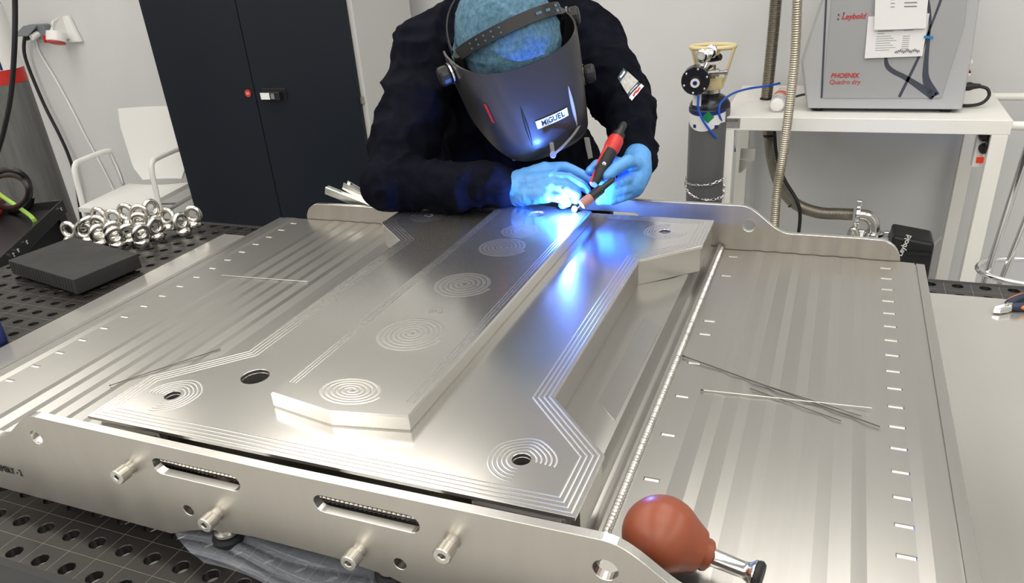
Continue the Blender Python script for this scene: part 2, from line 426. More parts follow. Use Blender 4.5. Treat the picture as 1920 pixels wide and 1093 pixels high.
def skirt(name, horizontal, fixed, a, b, nrm):
    """side plate of the table with a row of holes"""
    loops = [[(a,-.20),(b,-.20),(b,0),(a,0)]]
    n = int((b-a)/.05)
    for r, zz in enumerate((-.05,-.10,-.15)):
        for k in range(n): loops.append(circ(a+.025+.05*k, zz, .0108, 14))
    if horizontal: M = MXZ(fixed)
    else: M = Matrix(((0,0,1,fixed),(1,0,0,0),(0,1,0,0),(0,0,0,1)))
    return curve_plate(name, loops, .012, BLKMET, M, table)
skirt('side_plate', True, TY0+.006, TX0, TX1, -1); skirt('side_plate', True, TY1-.006, TX0, TX1, 1)
skirt('side_plate', False, TX0+.006, TY0+.013, TY1-.013, -1); skirt('side_plate', False, TX1-.006, TY0+.013, TY1-.013, 1)
for x in (TX0+.15, TX1-.15):
    for y in (TY0+.15, TY1-.15):
        MB().box((x-.045,y-.045,FLOOR+.03),(x+.045,y+.045,-.0145)).build('leg', BLKMET, table, bevel=.004)
        MB().cyl((x,y,FLOOR),(x,y,FLOOR+.03),.05).build('leg_foot', BLKMET, table)

def flat_sheet(name, x0, y0, x1, y1, z, label, crease=None):
    o = MB().box((x0,y0,z),(x1,y1,z+.0012)).build(name, SHEET, bevel=.0004)
    return tag(o, label, 'metal sheet')
flat_sheet('steel_sheet', -1.30, -.775, -.66, .262, .0005, 'shiny flat metal sheet on the welding table beside the black block')
flat_sheet('steel_sheet', .36, -1.0+.1, 1.2, .268, .0005, 'scratched grey metal sheet on the welding table under the pliers')

# ================================================================== WORKPIECE
CX = -0.25; ZP = 0.0924; ZT = 0.175; ZR = 0.197; ZC = 0.125
PF, PB = -0.797, 0.193           # front and back end of the panels
work = thing('machined_assembly', 'large machined aluminium assembly with raised centre plate and ribbed wings being welded', 'workpiece', loc=(CX,-.31,.033))
SL = [-0.6433+.05*i for i in range(17)]; SLI = [-0.6433+.05*i for i in (-1,1,3,5,7,9,10,14,16)]
def wing(sign, xs, zs, rows):
    """panel of long shallow facets along y; rows: {facet index: slot centre list}"""
    mb = MB()
    for i in range(len(xs)-1):
        xa, xb, za, zb = xs[i], xs[i+1], zs[i], zs[i+1]
        if i in rows:
            y = PF; hw = .0036
            for c in sorted(rows[i]):
                mb.add([(xa,y,za),(xb,y,zb),(xb,c-hw,zb),(xa,c-hw,za)], [(0,1,2,3)])
                d = .0013   # a milled pocket: four walls coloured dark as shade, and a brighter floor
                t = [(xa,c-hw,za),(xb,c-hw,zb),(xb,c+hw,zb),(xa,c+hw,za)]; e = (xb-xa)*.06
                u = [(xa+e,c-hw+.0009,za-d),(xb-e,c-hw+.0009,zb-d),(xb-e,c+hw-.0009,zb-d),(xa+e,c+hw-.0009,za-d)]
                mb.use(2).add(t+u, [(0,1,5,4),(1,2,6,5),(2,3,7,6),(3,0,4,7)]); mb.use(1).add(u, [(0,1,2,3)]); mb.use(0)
                y = c+hw
            mb.add([(xa,y,za),(xb,y,zb),(xb,PB,zb),(xa,PB,za)], [(0,1,2,3)])
        else:
            mb.add([(xa,PF,za),(xb,PF,zb),(xb,PB,zb),(xa,PB,za)], [(0,1,2,3)])
    n = len(xs); B = .078
    prof = list(zip(xs, zs))
    for yy in (PF, PB):
        mb.add([(x,yy,z) for x, z in prof]+[(xs[-1],yy,B),(xs[0],yy,B)], [tuple(range(n+2))])
    mb.add([(xs[0],PF,B),(xs[-1],PF,B),(xs[-1],PB,B),(xs[0],PB,B),(xs[0],PF,zs[0]),(xs[-1],PF,zs[-1]),(xs[-1],PB,zs[-1]),(xs[0],PB,zs[0])], [(3,2,1,0),(0,4,7,3),(1,2,6,5)])
    return mb
k = .0016
xr = [.104,.118,.138,.150,.172,.187,.207,.222,.244,.258,.280,.296,.318,.334,.356,.372,.400,.421,.436,.4615,.4622,.4640,.4645,.479]
zr = [0,0,0,0,k,0,k,.2*k,k,0,k*.8,0,k,.1*k,k,0,0,0,.6*k,0,-.003,-.003,-.0004,-.0012]
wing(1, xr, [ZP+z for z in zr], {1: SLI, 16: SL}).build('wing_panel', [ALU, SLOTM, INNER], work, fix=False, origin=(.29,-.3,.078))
xl_ = [2*CX-x for x in xr][::-1]; shift = -0.0
xl_ = [x-(.0497 if x < -.88 else 0)+(0) for x in xl_]
zl_ = [ZP+z for z in zr][::-1]
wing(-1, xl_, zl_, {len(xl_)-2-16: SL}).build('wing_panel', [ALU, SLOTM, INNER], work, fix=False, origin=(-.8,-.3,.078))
# centre bed and the two troughs with lip and weld bead
cs = [(.0,ZC),(.045,ZC-.0010),(.066,ZC+.0002),(.0695,ZC-.001),(.0735,.106),(.078,.0985),(.083,.0972),(.089,.0985),(.0935,.1035),(.0945,.1048),(.0985,.1048),(.0995,.1035),(.1005,ZP)]
mid = [(2*CX-x, z) for x, z in cs[:4][::-1]] + cs[:4]
MB().prism(mid + [(mid[-1][0], .07), (mid[0][0], .07)], 'y', -.765, PB-.001).build('centre_bed', ALU, work, smooth=True)
for side_ in (1,-1):
    pr_ = [((x if side_ > 0 else 2*CX-x), z) for x, z in cs[3:]]
    pr_ = pr_ + [(pr_[-1][0], .07), (pr_[0][0], .07)]
    MB().prism(pr_ if side_ > 0 else pr_[::-1], 'y', PF+.002, PB-.001).build('trough', ALU, work, smooth=True)
MB().box((-.566,-.7715,.0705),(.066,-.7655,ZC-.0015)).build('inner_shade_wall', INNER, work, bevel=.0006)  # dark wall puts shade into the colour seen through the slots
xs_ = np.arange(-.50,-.02,.0016)
MB().tube([(x,-.7722,.118) for x in xs_], [.0034+.0008*sin(2*pi*i/4) for i in range(len(xs_))], 9).build('weld_bead', BOLT, work, smooth=True)
for sx in (1,-1):
    ys = np.arange(PF+.01, PB-.005, .0016); mb = MB()
    mb.tube([((.1015 if sx > 0 else 2*CX-.1015), y, ZP+.0045) for y in ys], [.0038+.0007*sin(2*pi*i/4.0) + .0003*random.random() for i in range(len(ys))], 9)
    mb.build('weld_bead', ALURDG, work, smooth=True)
# raised facets on the floor of the right channel
MB().hexa([(-.004,-.56,ZC-.004),(.062,-.63,ZC-.004),(.064,-.60,ZC-.004),(.000,-.528,ZC-.004),(-.004,-.56,ZC+.004),(.062,-.63,ZC+.004),(.064,-.607,ZC+.0008),(.000,-.532,ZC+.0008)]).build('floor_facet', ALU, work, bevel=.001)
MB().hexa([(.030,-.49,ZC-.004),(.064,-.53,ZC-.004),(.066,-.25,ZC-.004),(.032,-.22,ZC-.004),(.030,-.49,ZC+.0004),(.064,-.53,ZC+.0022),(.066,-.25,ZC+.0022),(.032,-.22,ZC+.0004)]).build('floor_facet', ALU, work, bevel=.0005)
# dog-bone plate on a block
def dogbone(i=0.0, front=None):
    a, b = .339-i, .244-i*.9
    yf = -.777+i if front is None else front; yb = .135-i
    r = [(a,yf),(a,-.668+i*.4),(b,-.567+i*.3),(b,-.094-i*.3),(a,-.006-i*.4),(a,yb)]
    return [(CX+x, y) for x, y in r] + [(CX-x, y) for x, y in r[::-1]]
HOLES = [(-.512,-.704,.0115),(-.430,-.630,.0205),(.002,-.702,.0115),(.008,.055,.0115),(-.508,.055,.0115)]
hl = [circ(x,y,r,28) for x, y, r in HOLES]; back_hole = circ(-.252,.048,.018,28)
T0 = lambda z: Matrix.Translation((0,0,z))
blk = curve_plate('block', [dogbone(.003, front=-.752)]+[circ(x,y,r,20) for x, y, r in HOLES if r < .015 or True]+[back_hole], ZT-.0055-ZC, ALU, T0((ZT-.0055+ZC)/2), work, bevel=.0004)
plate = curve_plate('top_plate', [dogbone()]+hl+[back_hole], .0055, ALUTOP, T0(ZT-.00275), work, bevel=.0005)
ridge_out = [(-.35,-.687),(-.25,-.704),(-.15,-.687),(-.15,.085),(-.25,.100),(-.35,.085)]
ridge = curve_plate('ridge', [ridge_out, circ(-.252,.048,.018,28), circ(-.25,-.669,.0022,12)], ZR-ZT, ALUTOP, T0((ZR+ZT)/2), work, bevel=.0022)
MB().box((-.474,-.7585,ZC+.0005),(-.031,-.7525,.1690)).build('inner_shade_wall', INNER, work, bevel=.0006)  # front of the block, coloured dark for the shade under the top plate
for x, y, r in ((-.46,-.7585,.004),(-.37,-.7585,.004),(-.27,-.7585,.004),(-.17,-.7585,.004),(-.09,-.7585,.004)):
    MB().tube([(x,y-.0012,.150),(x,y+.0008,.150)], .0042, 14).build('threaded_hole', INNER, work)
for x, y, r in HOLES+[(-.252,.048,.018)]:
    MB().cyl((x,y,ZC-.0005),(x,y,ZC+.0012),r-.0004,n=28).build('hole_shade_disc', mat('hole_shade_black',(.002,.002,.002),.9,spec=.05), work)  # black disc paints the darkness at the bottom of each hole
for x0, x1 in ((-.575,-.475),(-.03,.075)):
    MB().box((x0,-.775,ZC+.001),(x1,-.7505,.166)).build('corner_gusset', ALURDG, work, bevel=.004)
# machining marks: low milled crests
def crest(mb, pts, w_=.0026, h_=.00018, closed=False):
    pts = [Vector(p) for p in pts]; N = len(pts); vs = []; fs = []
    for i in range(N):
        a = pts[(i-1) % N] if closed or i else pts[i]; b = pts[(i+1) % N] if closed or i < N-1 else pts[i]
        t = (b-a).normalized(); n = Vector((-t.y, t.x, 0))
        if closed and 0 <= i: pass
        vs += [pts[i]-n*w_/2, pts[i]+Vector((0,0,h_)), pts[i]+n*w_/2]
    for i in range(N if closed else N-1):
        j = (i+1) % N; fs += [(3*i,3*j,3*j+1,3*i+1),(3*i+1,3*j+1,3*j+2,3*i+2)]
    mb.add(vs, fs)
def dense(loop, step=.01, closed=True):
    out = []; n = len(loop)
    for i in range(n if closed else n-1):
        a = Vector((*loop[i],0)); b = Vector((*loop[(i+1) % n],0)); m_ = max(1, int((b-a).length/step))
        out += [a.lerp(b, q/m_) for q in range(m_)]
    if not closed: out.append(Vector((*loop[-1],0)))
    return out
def inset(poly, d):
    n = len(poly); out = []
    for i in range(n):
        p0, p1, p2 = (Vector((*poly[(i+k) % n],)) for k in (-1,0,1))
        e1 = (p1-p0).normalized(); e2 = (p2-p1).normalized(); n1 = Vector((-e1.y,e1.x)); n2 = Vector((-e2.y,e2.x))
        b = (n1+n2).normalized(); out.append(tuple(p1 + b*(d/max(.3, b.dot(n1)))))
    return out
mb = MB()
for d_ in (.005,.0115,.018,.0245):
    pts = dense(inset(dogbone(0), d_)); crest(mb, [Vector((p.x, p.y, ZT+.00005)) for p in pts], closed=True)
for hx, hy, sx, sy in ((-.512,-.704,-1,-1),(.002,-.702,1,-1),(.008,.055,1,1),(-.508,.055,-1,1)):
    ph = random.random()
    for q, r in enumerate((.017,.0225,.028,.0335,.039)):
        a0, a1 = (radians(-20), radians(205)) if False else (0.0, 2*pi*.78)
        base = math.atan2(-sy, -sx) - pi*.78
        pts = [(hx+r*(1+.04*sin(3*t+ph))*cos(base+t), hy+r*(1+.04*cos(4*t))*sin(base+t)) for t in np.linspace(a0, a1, 40)]
        crest(mb, [Vector((x,y,ZT+.00005)) for x, y in pts if abs(x-CX) < .333])
mb.build('milled_border', ALURDG, plate, fix=False)
mb = MB()
for sx in (-1,1):
    for d_ in (.006,.011,.016):
        crest(mb, [Vector((CX+sx*(.1-d_)+random.uniform(-.0002,.0002), y, ZR+.00005)) for y in np.arange(-.66,.075,.01)], w_=.0018)
mb.build('milled_border', ALURDG, ridge, fix=False)
for y, r, turns, sq in ((-.492,.052,7,1.0),(-.415,.013,3,1.0),(-.311,.050,6,1.0),(-.139,.046,6,1.0),(-.052,.038,5,1.0),(-.655,.045,6,.7)):
    mb = MB(); n = int(turns*40)
    crest(mb, [Vector((-.25+r*(i/n)*cos(2*pi*turns*i/n), y+sq*r*(i/n)*sin(2*pi*turns*i/n), ZR+.00005)) for i in range(6, n)], w_=r/turns*.8, h_=.00013)
    mb.build('milled_spiral', ALURDG, ridge, fix=False)
# end plates
def end_outline(cx_, arch):
    out = []; zt_ = .1812 if arch else .187
    half = [(0,zt_),(.385,zt_+(.003 if arch else 0))] + [(.385+.10*i/14, zt_+(.003 if arch else 0)-(zt_+(.003 if arch else 0)-.134)*(0.5-0.5*cos(pi*i/14))) for i in range(1,15)] + [(.62,.134)] + arc(.645,.089,.045,pi/2,0,8)[1:]
    r = half + [(.69,.06),(.68,.033)]
    bot = [(.69,.075),(.66,.033)]
    R_ = half + [(.668,.033)]
    pts = [(cx_+x, z) for x, z in R_]
    if arch: pts += [(cx_+x, z) for x, z in ((.205,.033),(.165,.049),(.13,.060),(.06,.067),(-.06,.067),(-.13,.060),(-.165,.049),(-.205,.033))]
    pts += [(cx_-x, z) for x, z in R_[::-1][:-1]]
    return pts
def slot(cx_, cz, L_, r): return arc(cx_+L_/2-r, cz, r, -pi/2, pi/2, 8) + arc(cx_-L_/2+r, cz, r, pi/2, 3*pi/2, 8)
EY0 = -.811
def edge_sheen(o):
    o.data.materials.append(STEELE)
    for p in o.data.polygons:
        if abs(p.normal.y) < .9: p.material_index = 1
fl = [end_outline(CX-.008, True), slot(-.384,.148,.137,.0125), slot(-.143,.148,.137,.0125), circ(-.658,.148,.011), circ(.130,.147,.0135), circ(-.416,.084,.0085), circ(-.109,.084,.0085)]
fplate = curve_plate('end_plate', fl, .012, STEEL, MXZ(EY0+.006), work, bevel=.0006)
edge_sheen(fplate)
fplate['label'] = 'near end plate with two slots and four socket bolts'
bl = [end_outline(CX-.004, False), slot(-.384,.148,.137,.0125), slot(-.143,.148,.137,.0125), circ(.151,.147,.0135), circ(-.658,.148,.0135)]
bplate = curve_plate('end_plate', bl, .012, mat('dull_rolled_steel', (0.36,0.335,0.30), 0.42, 0.9, var=0.06, nscale=6, stretch=(6,3,0.6)), MXZ(PB+.0085), work, bevel=.0006)
edge_sheen(bplate)
bplate['label'] = 'far end plate rising behind the ribbed wings'
hexa = lambda cx_, cz, r: [(cx_+r*cos(pi/3*i+.3), cz+r*sin(pi/3*i+.3)) for i in range(6)]
for bx_, bz in ((-.497,.133),(-.371,.088),(-.164,.087),(-.040,.134)):
    o = curve_plate('socket_bolt', [circ(bx_,bz,.0095,24), hexa(bx_,bz,.0052)], .016, BOLT, MXZ(EY0-.013), fplate, bevel=.001)
    MB().tube([(bx_,EY0-.0215+.009,bz),(bx_,EY0,bz)], .0088, 20).build('bolt_shank', BOLT, fplate)
for fx, fy in ((-.404,-.775),(-.158,-.765),(-.404,.15),(-.158,.15)):
    MB().lathe((fx,fy,0),(0,0,1),[(.019,0),(.021,.003),(.021,.014),(.016,.017),(.016,.02)],24).build('levelling_foot', BLACKR, work, smooth=True)
    MB().lathe((fx,fy,.02),(0,0,1),[(.014,0),(.016,.001),(.016,.005),(.012,.006),(.012,.05),(.010,.051)],20).build('foot_stud', BOLT, work, smooth=True)
text('ASSEMBLY - 2', .0155, BLKINK, frame((-.724,EY0-.0008,.0735),(1,0,0),(0,0,1)), 'engraved_lettering', fplate, xs=.72, align='RIGHT')
# the bead of glow on the bolt head is a lens flare of the photograph and is left out

# ================================================================== THINGS ON THE WORKPIECE AND TABLE
# clear film crumpled under the near end plate
def film():
    q = [U(300,978,z=.004), U(760,1040,z=.004), U(800,1190,z=.004), U(380,1060,z=.004)]
    g = []; n = 44
    for i in range(n+1):
        row = []
        for j in range(n+1):
            s, t = j/n, i/n
            p = (q[0]*(1-s)+q[1]*s)*(1-t)+(q[3]*(1-s)+q[2]*s)*t
            z = .005+.006*sin(6*s+3*t)*(.4+.6*t)+.004*abs(sin(4*s-9*t+1))
            row.append((p.x+.006*sin(7*t), p.y+.006*sin(9*s), max(.0015, z)))
        g.append(row)
    o = MB().sheet(g).build('plastic_film', FILM, smooth=False, fix=False)
    o.data.polygons.foreach_set('use_smooth', [True]*len(o.data.polygons))
    return tag(o, 'crumpled clear plastic film lying on the table under the near end plate', 'plastic film')
film()

# filler rods
RODM = mat('filler_rod', (0.10,0.095,0.085), 0.4, 0.9); RODL = mat('bright_filler_rod', (0.62,0.60,0.56), 0.3, 1.0)
def rod(a, b, label, m, r=.0008, za=.0945, zb=.0945, tip=False):
    A = U(*a, z=za+r); B = U(*b, z=zb+r)
    t = thing('filler_rod', label, 'welding rod', 'thin filler rods on the wings', ((A+B)/2))
    r *= .8
    MB().tube([A.lerp(B, i/10) for i in range(11)], r, 8).build('wire', m, t)
    if tip: MB().cyl(A, A.lerp(B,.018), r*1.8, r, 8).build('melted_tip', BLACK, t)
rod((1280,667),(1650,800), 'longest dark filler rod lying across the right ribbed wing', RODM, .0011, .0945, .0945, True)
rod((1314,731),(1635,765), 'pale filler rod crossing the dark rods on the right wing', RODL, .0009, .0945, .0965, True)
rod((1405,713),(1615,780), 'dark filler rod lying just above the longest rod', RODM, .0008, .0965, .0950)
rod((1406,728),(1577,789), 'short dark filler rod nearest the brown rubber bulb', RODM, .0008)
rod((416,516),(577,528), 'bright filler rod lying on the left wing far from the camera', RODL, .0008)
rod((205,723),(413,654), 'dark filler rod on the left wing beside the corner of the raised plate', RODM, .0009, .0945, .0945, True)

# rubber bulb blower
def blower():
    c = U(1240,1002,z=.140); e = U(1328,1042,z=.118); tip = U(1418,1078,z=.115)
    t = thing('bulb_blower', 'brown rubber bulb blower with metal nozzle on the right wing', 'blower', loc=(c.x,c.y,.094))
    ax = (e-c).normalized(); L_ = (e-c).length
    r = .041
    prof = [(.0,-r)]+[(r*sin(a), -r*cos(a)) for a in np.linspace(.15,2.15,14)]
    x0, r0 = prof[-1][1], prof[-1][0]
    prof += [(r0*.86, x0+.008),(.0235,x0+.020),(.0195,L_*.72),(.0172,L_*.86),(.0175,L_*.95),(.0165,L_),(.010,L_+.0005)]
    MB().lathe(c, ax, prof, 36).build('rubber_bulb', RUBBER, t, smooth=True)
    ax2 = (tip-e).normalized(); L2 = (tip-e).length
    MB().lathe(e, ax2, [(.0105,-.006),(.0105,0),(.0125,.001),(.0125,.004),(.0095,.006),(.0088,L2*.75),(.0105,L2*.85),(.0145,L2*.93),(.0150,L2*.97),(.011,L2*.985)], 24).build('nozzle', CHROME, t, smooth=True)
    MB().lathe(e+ax2*(L2*.985), ax2, [(.015,0),(.0155,.004),(.013,.007)], 24).build('nozzle_ring', BLACKR, t, smooth=True)
blower()

# side cutters
def pliers():
    a = U(1862,582,z=.010); b = U(1893,573,z=.012); c = U(1950,548,z=.012)
    t = thing('side_cutters', 'side cutters with orange and navy grips on the right metal sheet', 'pliers', loc=(b.x,b.y,.0017))
    d = (b-a).normalized(); n = Vector((-d.y,d.x,0))
    for s in (1,-1):
        mb = MB(); pts = []
        o = [a+d*.0, a+d*.010+n*s*.007, b-d*.004+n*s*.0095, b+d*.008+n*s*.006, b+d*.006, a+d*.004]
        lo = [(p.x,p.y,.004) for p in o]; hi = [(p.x,p.y,.014 - (.004 if i in (0,5) else 0)) for i, p in enumerate(o)]
        k = len(o); mb.add(lo+hi, [tuple(range(k)), tuple(range(2*k-1,k-1,-1))]+[(i,i+k,(i+1)%k+k,(i+1)%k) for i in range(k)])
        mb.build('jaw', CHROME, t, bevel=.001)
        path = smooth_path([b+n*s*.004, b+d*.022+n*s*.013, b+d*.06+n*s*.018, b+d*.11+n*s*.012], 6)
        MB().tube([(p.x,p.y,.0105) for p in path], [.006,.0075]+[.0085]*(len(path)-4)+[.008,.006], 12).build('grip', NAVY, t, smooth=True)
        path2 = smooth_path([b+d*.004+n*s*.006, b+d*.018+n*s*.0165, b+d*.05+n*s*.0235, b+d*.085+n*s*.021], 6)
        MB().tube([(p.x,p.y,.0115) for p in path2], [.004]+[.0052]*(len(path2)-2)+[.003], 10).build('grip_inlay', ORANGE, t, smooth=True)
    MB().cyl((b.x,b.y,.003),(b.x,b.y,.0165),.0062,n=16).build('pivot', BOLT, t)
pliers()

# black block at the left end of the table
def block():
    c = [U(14,488,z=.046), U(138,525,z=.046), U(258.6,475.5,z=.046), U(135.6,444,z=.046)]
    mid = sum(c, Vector())/4
    t = thing('machinable_block', 'flat black rectangular block with sawn edges on the perforated table', 'block', loc=(mid.x,mid.y,0))
    MB().use(0).hexa([(p.x,p.y,.008) for p in c]+[(p.x,p.y,.046) for p in c]).build('slab', FOAM, t, bevel=.0012)
    d1 = (c[1]-c[0]).normalized(); nrm = Vector((d1.y,-d1.x,0)); mb = MB()
    for k in range(22):   # saw marks along the near long side
        p = c[0].lerp(c[1], (k+.6)/23)
        a = Vector((p.x,p.y,.012))+nrm*.0002-d1*.003; b = Vector((p.x,p.y,.043))+nrm*.0002+d1*.003
        mb.tube([a,b], .0009, 5)
    mb.build('saw_marks', FOAMS, t)
    for p in (c[0].lerp(mid,.2), c[1].lerp(mid,.2), c[2].lerp(mid,.2), c[3].lerp(mid,.2)):
        MB().cyl((p.x,p.y,0),(p.x,p.y,.0085),.012,n=14).build('pad', BLACKR, t)
block()
mb = MB(); a, b, c_ = U(205,452,z=.02), U(222,463,z=.006), U(207,463,z=.002)
mb.hexa([c_, b, b+Vector((0,.001,0)), c_+Vector((0,.001,0)), a, a+Vector((.001,0,0)), a+Vector((.001,.001,0)), a+Vector((0,.001,0))])
tag(mb.build('tape_scrap', TEALT), 'small torn scrap of teal tape between the black block and the eye nuts', 'tape')
o = MB().lathe(U(-6,645,z=.0),(0,0,1),[(.020,0),(.022,.004),(.022,.06),(.015,.068),(.015,.075)],20).build('marker_tube', NAVYL, smooth=True)
tag(o, 'dark blue tube standing at the left edge of the welding table', 'tube')

# lifting eye nuts
def eye_nut():
    t = thing('lifting_eye_nut', '', 'eye nut', 'pile of steel lifting eye nuts', (0,0,0))
    R_, r = .0180, .0066
    MB().tube([(R_*cos(2*pi*i/28), 0, R_+r+.010+R_*sin(2*pi*i/28)) for i in range(28)], [r*(1.0+.25*max(0,-sin(2*pi*i/28))) for i in range(28)], 10, closed=True).build('eye_ring', NICKEL, t, smooth=True, origin=(0,0,0))
    MB().lathe((0,0,0),(0,0,1),[(.010,0),(.0175,.0005),(.0185,.002),(.0185,.010),(.0150,.0155),(.008,.019)],20).build('base_collar', NICKEL, t, smooth=True, origin=(0,0,0))
    return t
EN = [  # pixel of the ring's middle, height of the base, tilt x, tilt y, heading, label
 (131,437,.0,0,8,10,'leftmost eye nut of the pile'),
 (160,437,.0,0,-10,25,'small-looking eye nut second from the left, partly behind the black block'),
 (162,416,.030,55,0,80,'eye nut lying on its side at the upper left of the pile'),
 (187,409,.034,0,-6,5,'eye nut with an upright ring at the upper left of the pile'),
 (185,424,.018,0,10,15,'eye nut just below the upper left upright ring'),
 (187,442,.0,10,0,70,'eye nut seen edge-on right above the black block corner'),
 (213,413,.030,0,12,20,'eye nut with a wide ring in the upper middle of the pile'),
 (213,433,.010,20,0,60,'eye nut tilted towards the camera left of the teal tape'),
 (217,447,.0,15,0,65,'eye nut directly behind the teal tape scrap'),
 (238,402,.045,0,-8,12,'topmost ring in the middle of the pile, bright wall seen through it'),
 (241,440,.0,25,0,60,'eye nut with a hollow base at the bottom middle of the pile'),
 (262,404,.044,0,10,28,'eye nut right of the topmost middle ring'),
 (262,418,.026,10,10,35,'eye nut stacked below the right middle ring'),
 (265,443,.0,18,0,78,'eye nut lowest of the pile, nearest the metal sheet'),
 (284,395,.042,0,0,82,'eye nut standing edge-on on top of another, highest at the right'),
 (292,430,.0,8,0,84,'edge-on eye nut that carries the highest one'),
 (314,411,.012,-12,0,8,'eye nut showing its full round ring to the camera at the right'),
 (340,420,.0,0,0,86,'edge-on eye nut second from the right'),
 (362,406,.008,0,10,20,'rightmost eye nut next to the dark cabinet'),
]
en0 = eye_nut()
for i, (px, py, zb, tx, ty, hz, lab) in enumerate(EN):
    o = en0 if i == 0 else copy_tree(en0)
    p = U(px, py, z=zb+.032)
    M = Matrix.Rotation(radians(hz),3,'Z') @ Matrix.Rotation(radians(tx),3,'X') @ Matrix.Rotation(radians(ty),3,'Y')
    q = p - (M @ Vector((0,0,.032)))
    low = min((M @ Vector((.0165*cos(a),.0165*sin(a),0))).z for a in np.linspace(0,6.28,16))
    o.location = (q.x, min(q.y,.315), max(q.z, -low+.0005)); o.rotation_euler = M.to_euler(); o.scale = (1.12,1.12,1.12); o['label'] = lab

# toggle clamp behind the left wing
def clamp():
    a, b = U(613,352,y=.235), U(722,405,y=.225)
    t = thing('toggle_clamp', 'zinc toggle clamp arm sticking out from under the welder\'s sleeve', 'clamp', loc=(b.x,b.y,b.z))
    def bar(p, q, h, w_, name):
        d = (q-p).normalized(); s = d.cross(Vector((0,0,1))).normalized(); u = s.cross(d)
        MB().hexa([p-s*w_,q-s*w_,q+s*w_,p+s*w_,p-s*w_+u*h,q-s*w_+u*h,q+s*w_+u*h,p+s*w_+u*h]).build(name, LEVER, t, bevel=.002)
    bar(U(612,362,y=.235), U(716,404,y=.225), .020, .008, 'base_arm')
    c1, c2 = U(646,352,y=.25), U(690,378,y=.245)
    d = (c2-c1).normalized(); s = d.cross(Vector((0,0,1))).normalized(); u = s.cross(d)
    prof = [(-.010,.018),(-.010,.0),(0,-.006),(.010,0),(.010,.018)]
    g = [[c1+d*(tt*(c2-c1).length)+s*x+u*z for x, z in prof] for tt in (0,.25,.5,.75,1.0)]
    MB().sheet(g).build('lever_handle', CHROME, t, solid=.0025)
    MB().cyl(c2-s*.014, c2+s*.014, .006, n=14).build('pivot_pin', BOLT, t)
    bar(c2-d*.004+u*.004, U(722,400,y=.24), .014, .004, 'link')
    e = U(720,403,y=.225); MB().box((e.x-.01,e.y-.01,e.z-.006),(e.x+.012,e.y+.01,e.z+.010)).build('rubber_tip', CREAM, t, bevel=.002)
    MB().box((e.x-.015,.207,0.0005),(e.x+.03,.26,.012)).build('base_plate', LEVER, t, bevel=.001)
    MB().box((e.x-.003,.212,.010),(e.x+.02,.25,e.z+.004)).build('post', LEVER, t, bevel=.001)
clamp()

# ================================================================== BACKGROUND, LEFT
def cabinet():
    x0, x1, y0, y1, z1 = -2.60, -1.548, 1.45, 1.92, 1.10
    t = thing('tool_cabinet', 'tall anthracite two-door steel cabinet behind the welder', 'cabinet', loc=((x0+x1)/2,(y0+y1)/2,FLOOR))
    xm = -2.075
    MB().box((x0-.022,y0+.004,FLOOR),(x1+.022,y1,z1)).build('body', CABGR, t, bevel=.003)
    doors = []
    for a, b in ((x0,xm-.002),(xm+.002,x1)):
        doors.append(MB().box((a,y0-.018,FLOOR+.06),(b,y0+.003,z1-.03)).build('door', NAVYC, t, bevel=.002))
    c = U(465,175,y=y0-.02)
    MB().cyl((c.x,y0-.022,c.z),(c.x,y0-.018,c.z),.016,n=28).build('number_disc', RED, doors[0])
    text('24', .017, WHITE, frame((c.x,y0-.0225,c.z),(1,0,0),(0,0,1)), 'number', doors[0])
    a, b = U(488,167,y=y0-.03), U(534,188,y=y0-.03)
    h = MB().box((a.x,y0-.022,b.z-.002),(b.x+.006,y0-.018,a.z+.002)).build('lock_plate', BLACK, doors[1], bevel=.003)
    MB().box((a.x+.002,y0-.046,b.z+.002),(b.x-.012,y0-.022,a.z-.010)).build('handle', BLACK, doors[1], bevel=.004)
    MB().box((a.x+.008,y0-.0475,b.z+.006),(a.x+.055,y0-.0455,a.z-.013)).build('handle_label', WHITEP, doors[1])
    MB().box((a.x+.062,y0-.0475,b.z+.008),(a.x+.080,y0-.0455,a.z-.016)).build('handle_button', GREYM, doors[1])
    q = U(676,188,y=y0-.004)
    MB().box((x1+.002,y0-.012,q.z-.014),(x1+.012,y0+.003,q.z+.014)).build('hinge', HOSE, t)
cabinet()

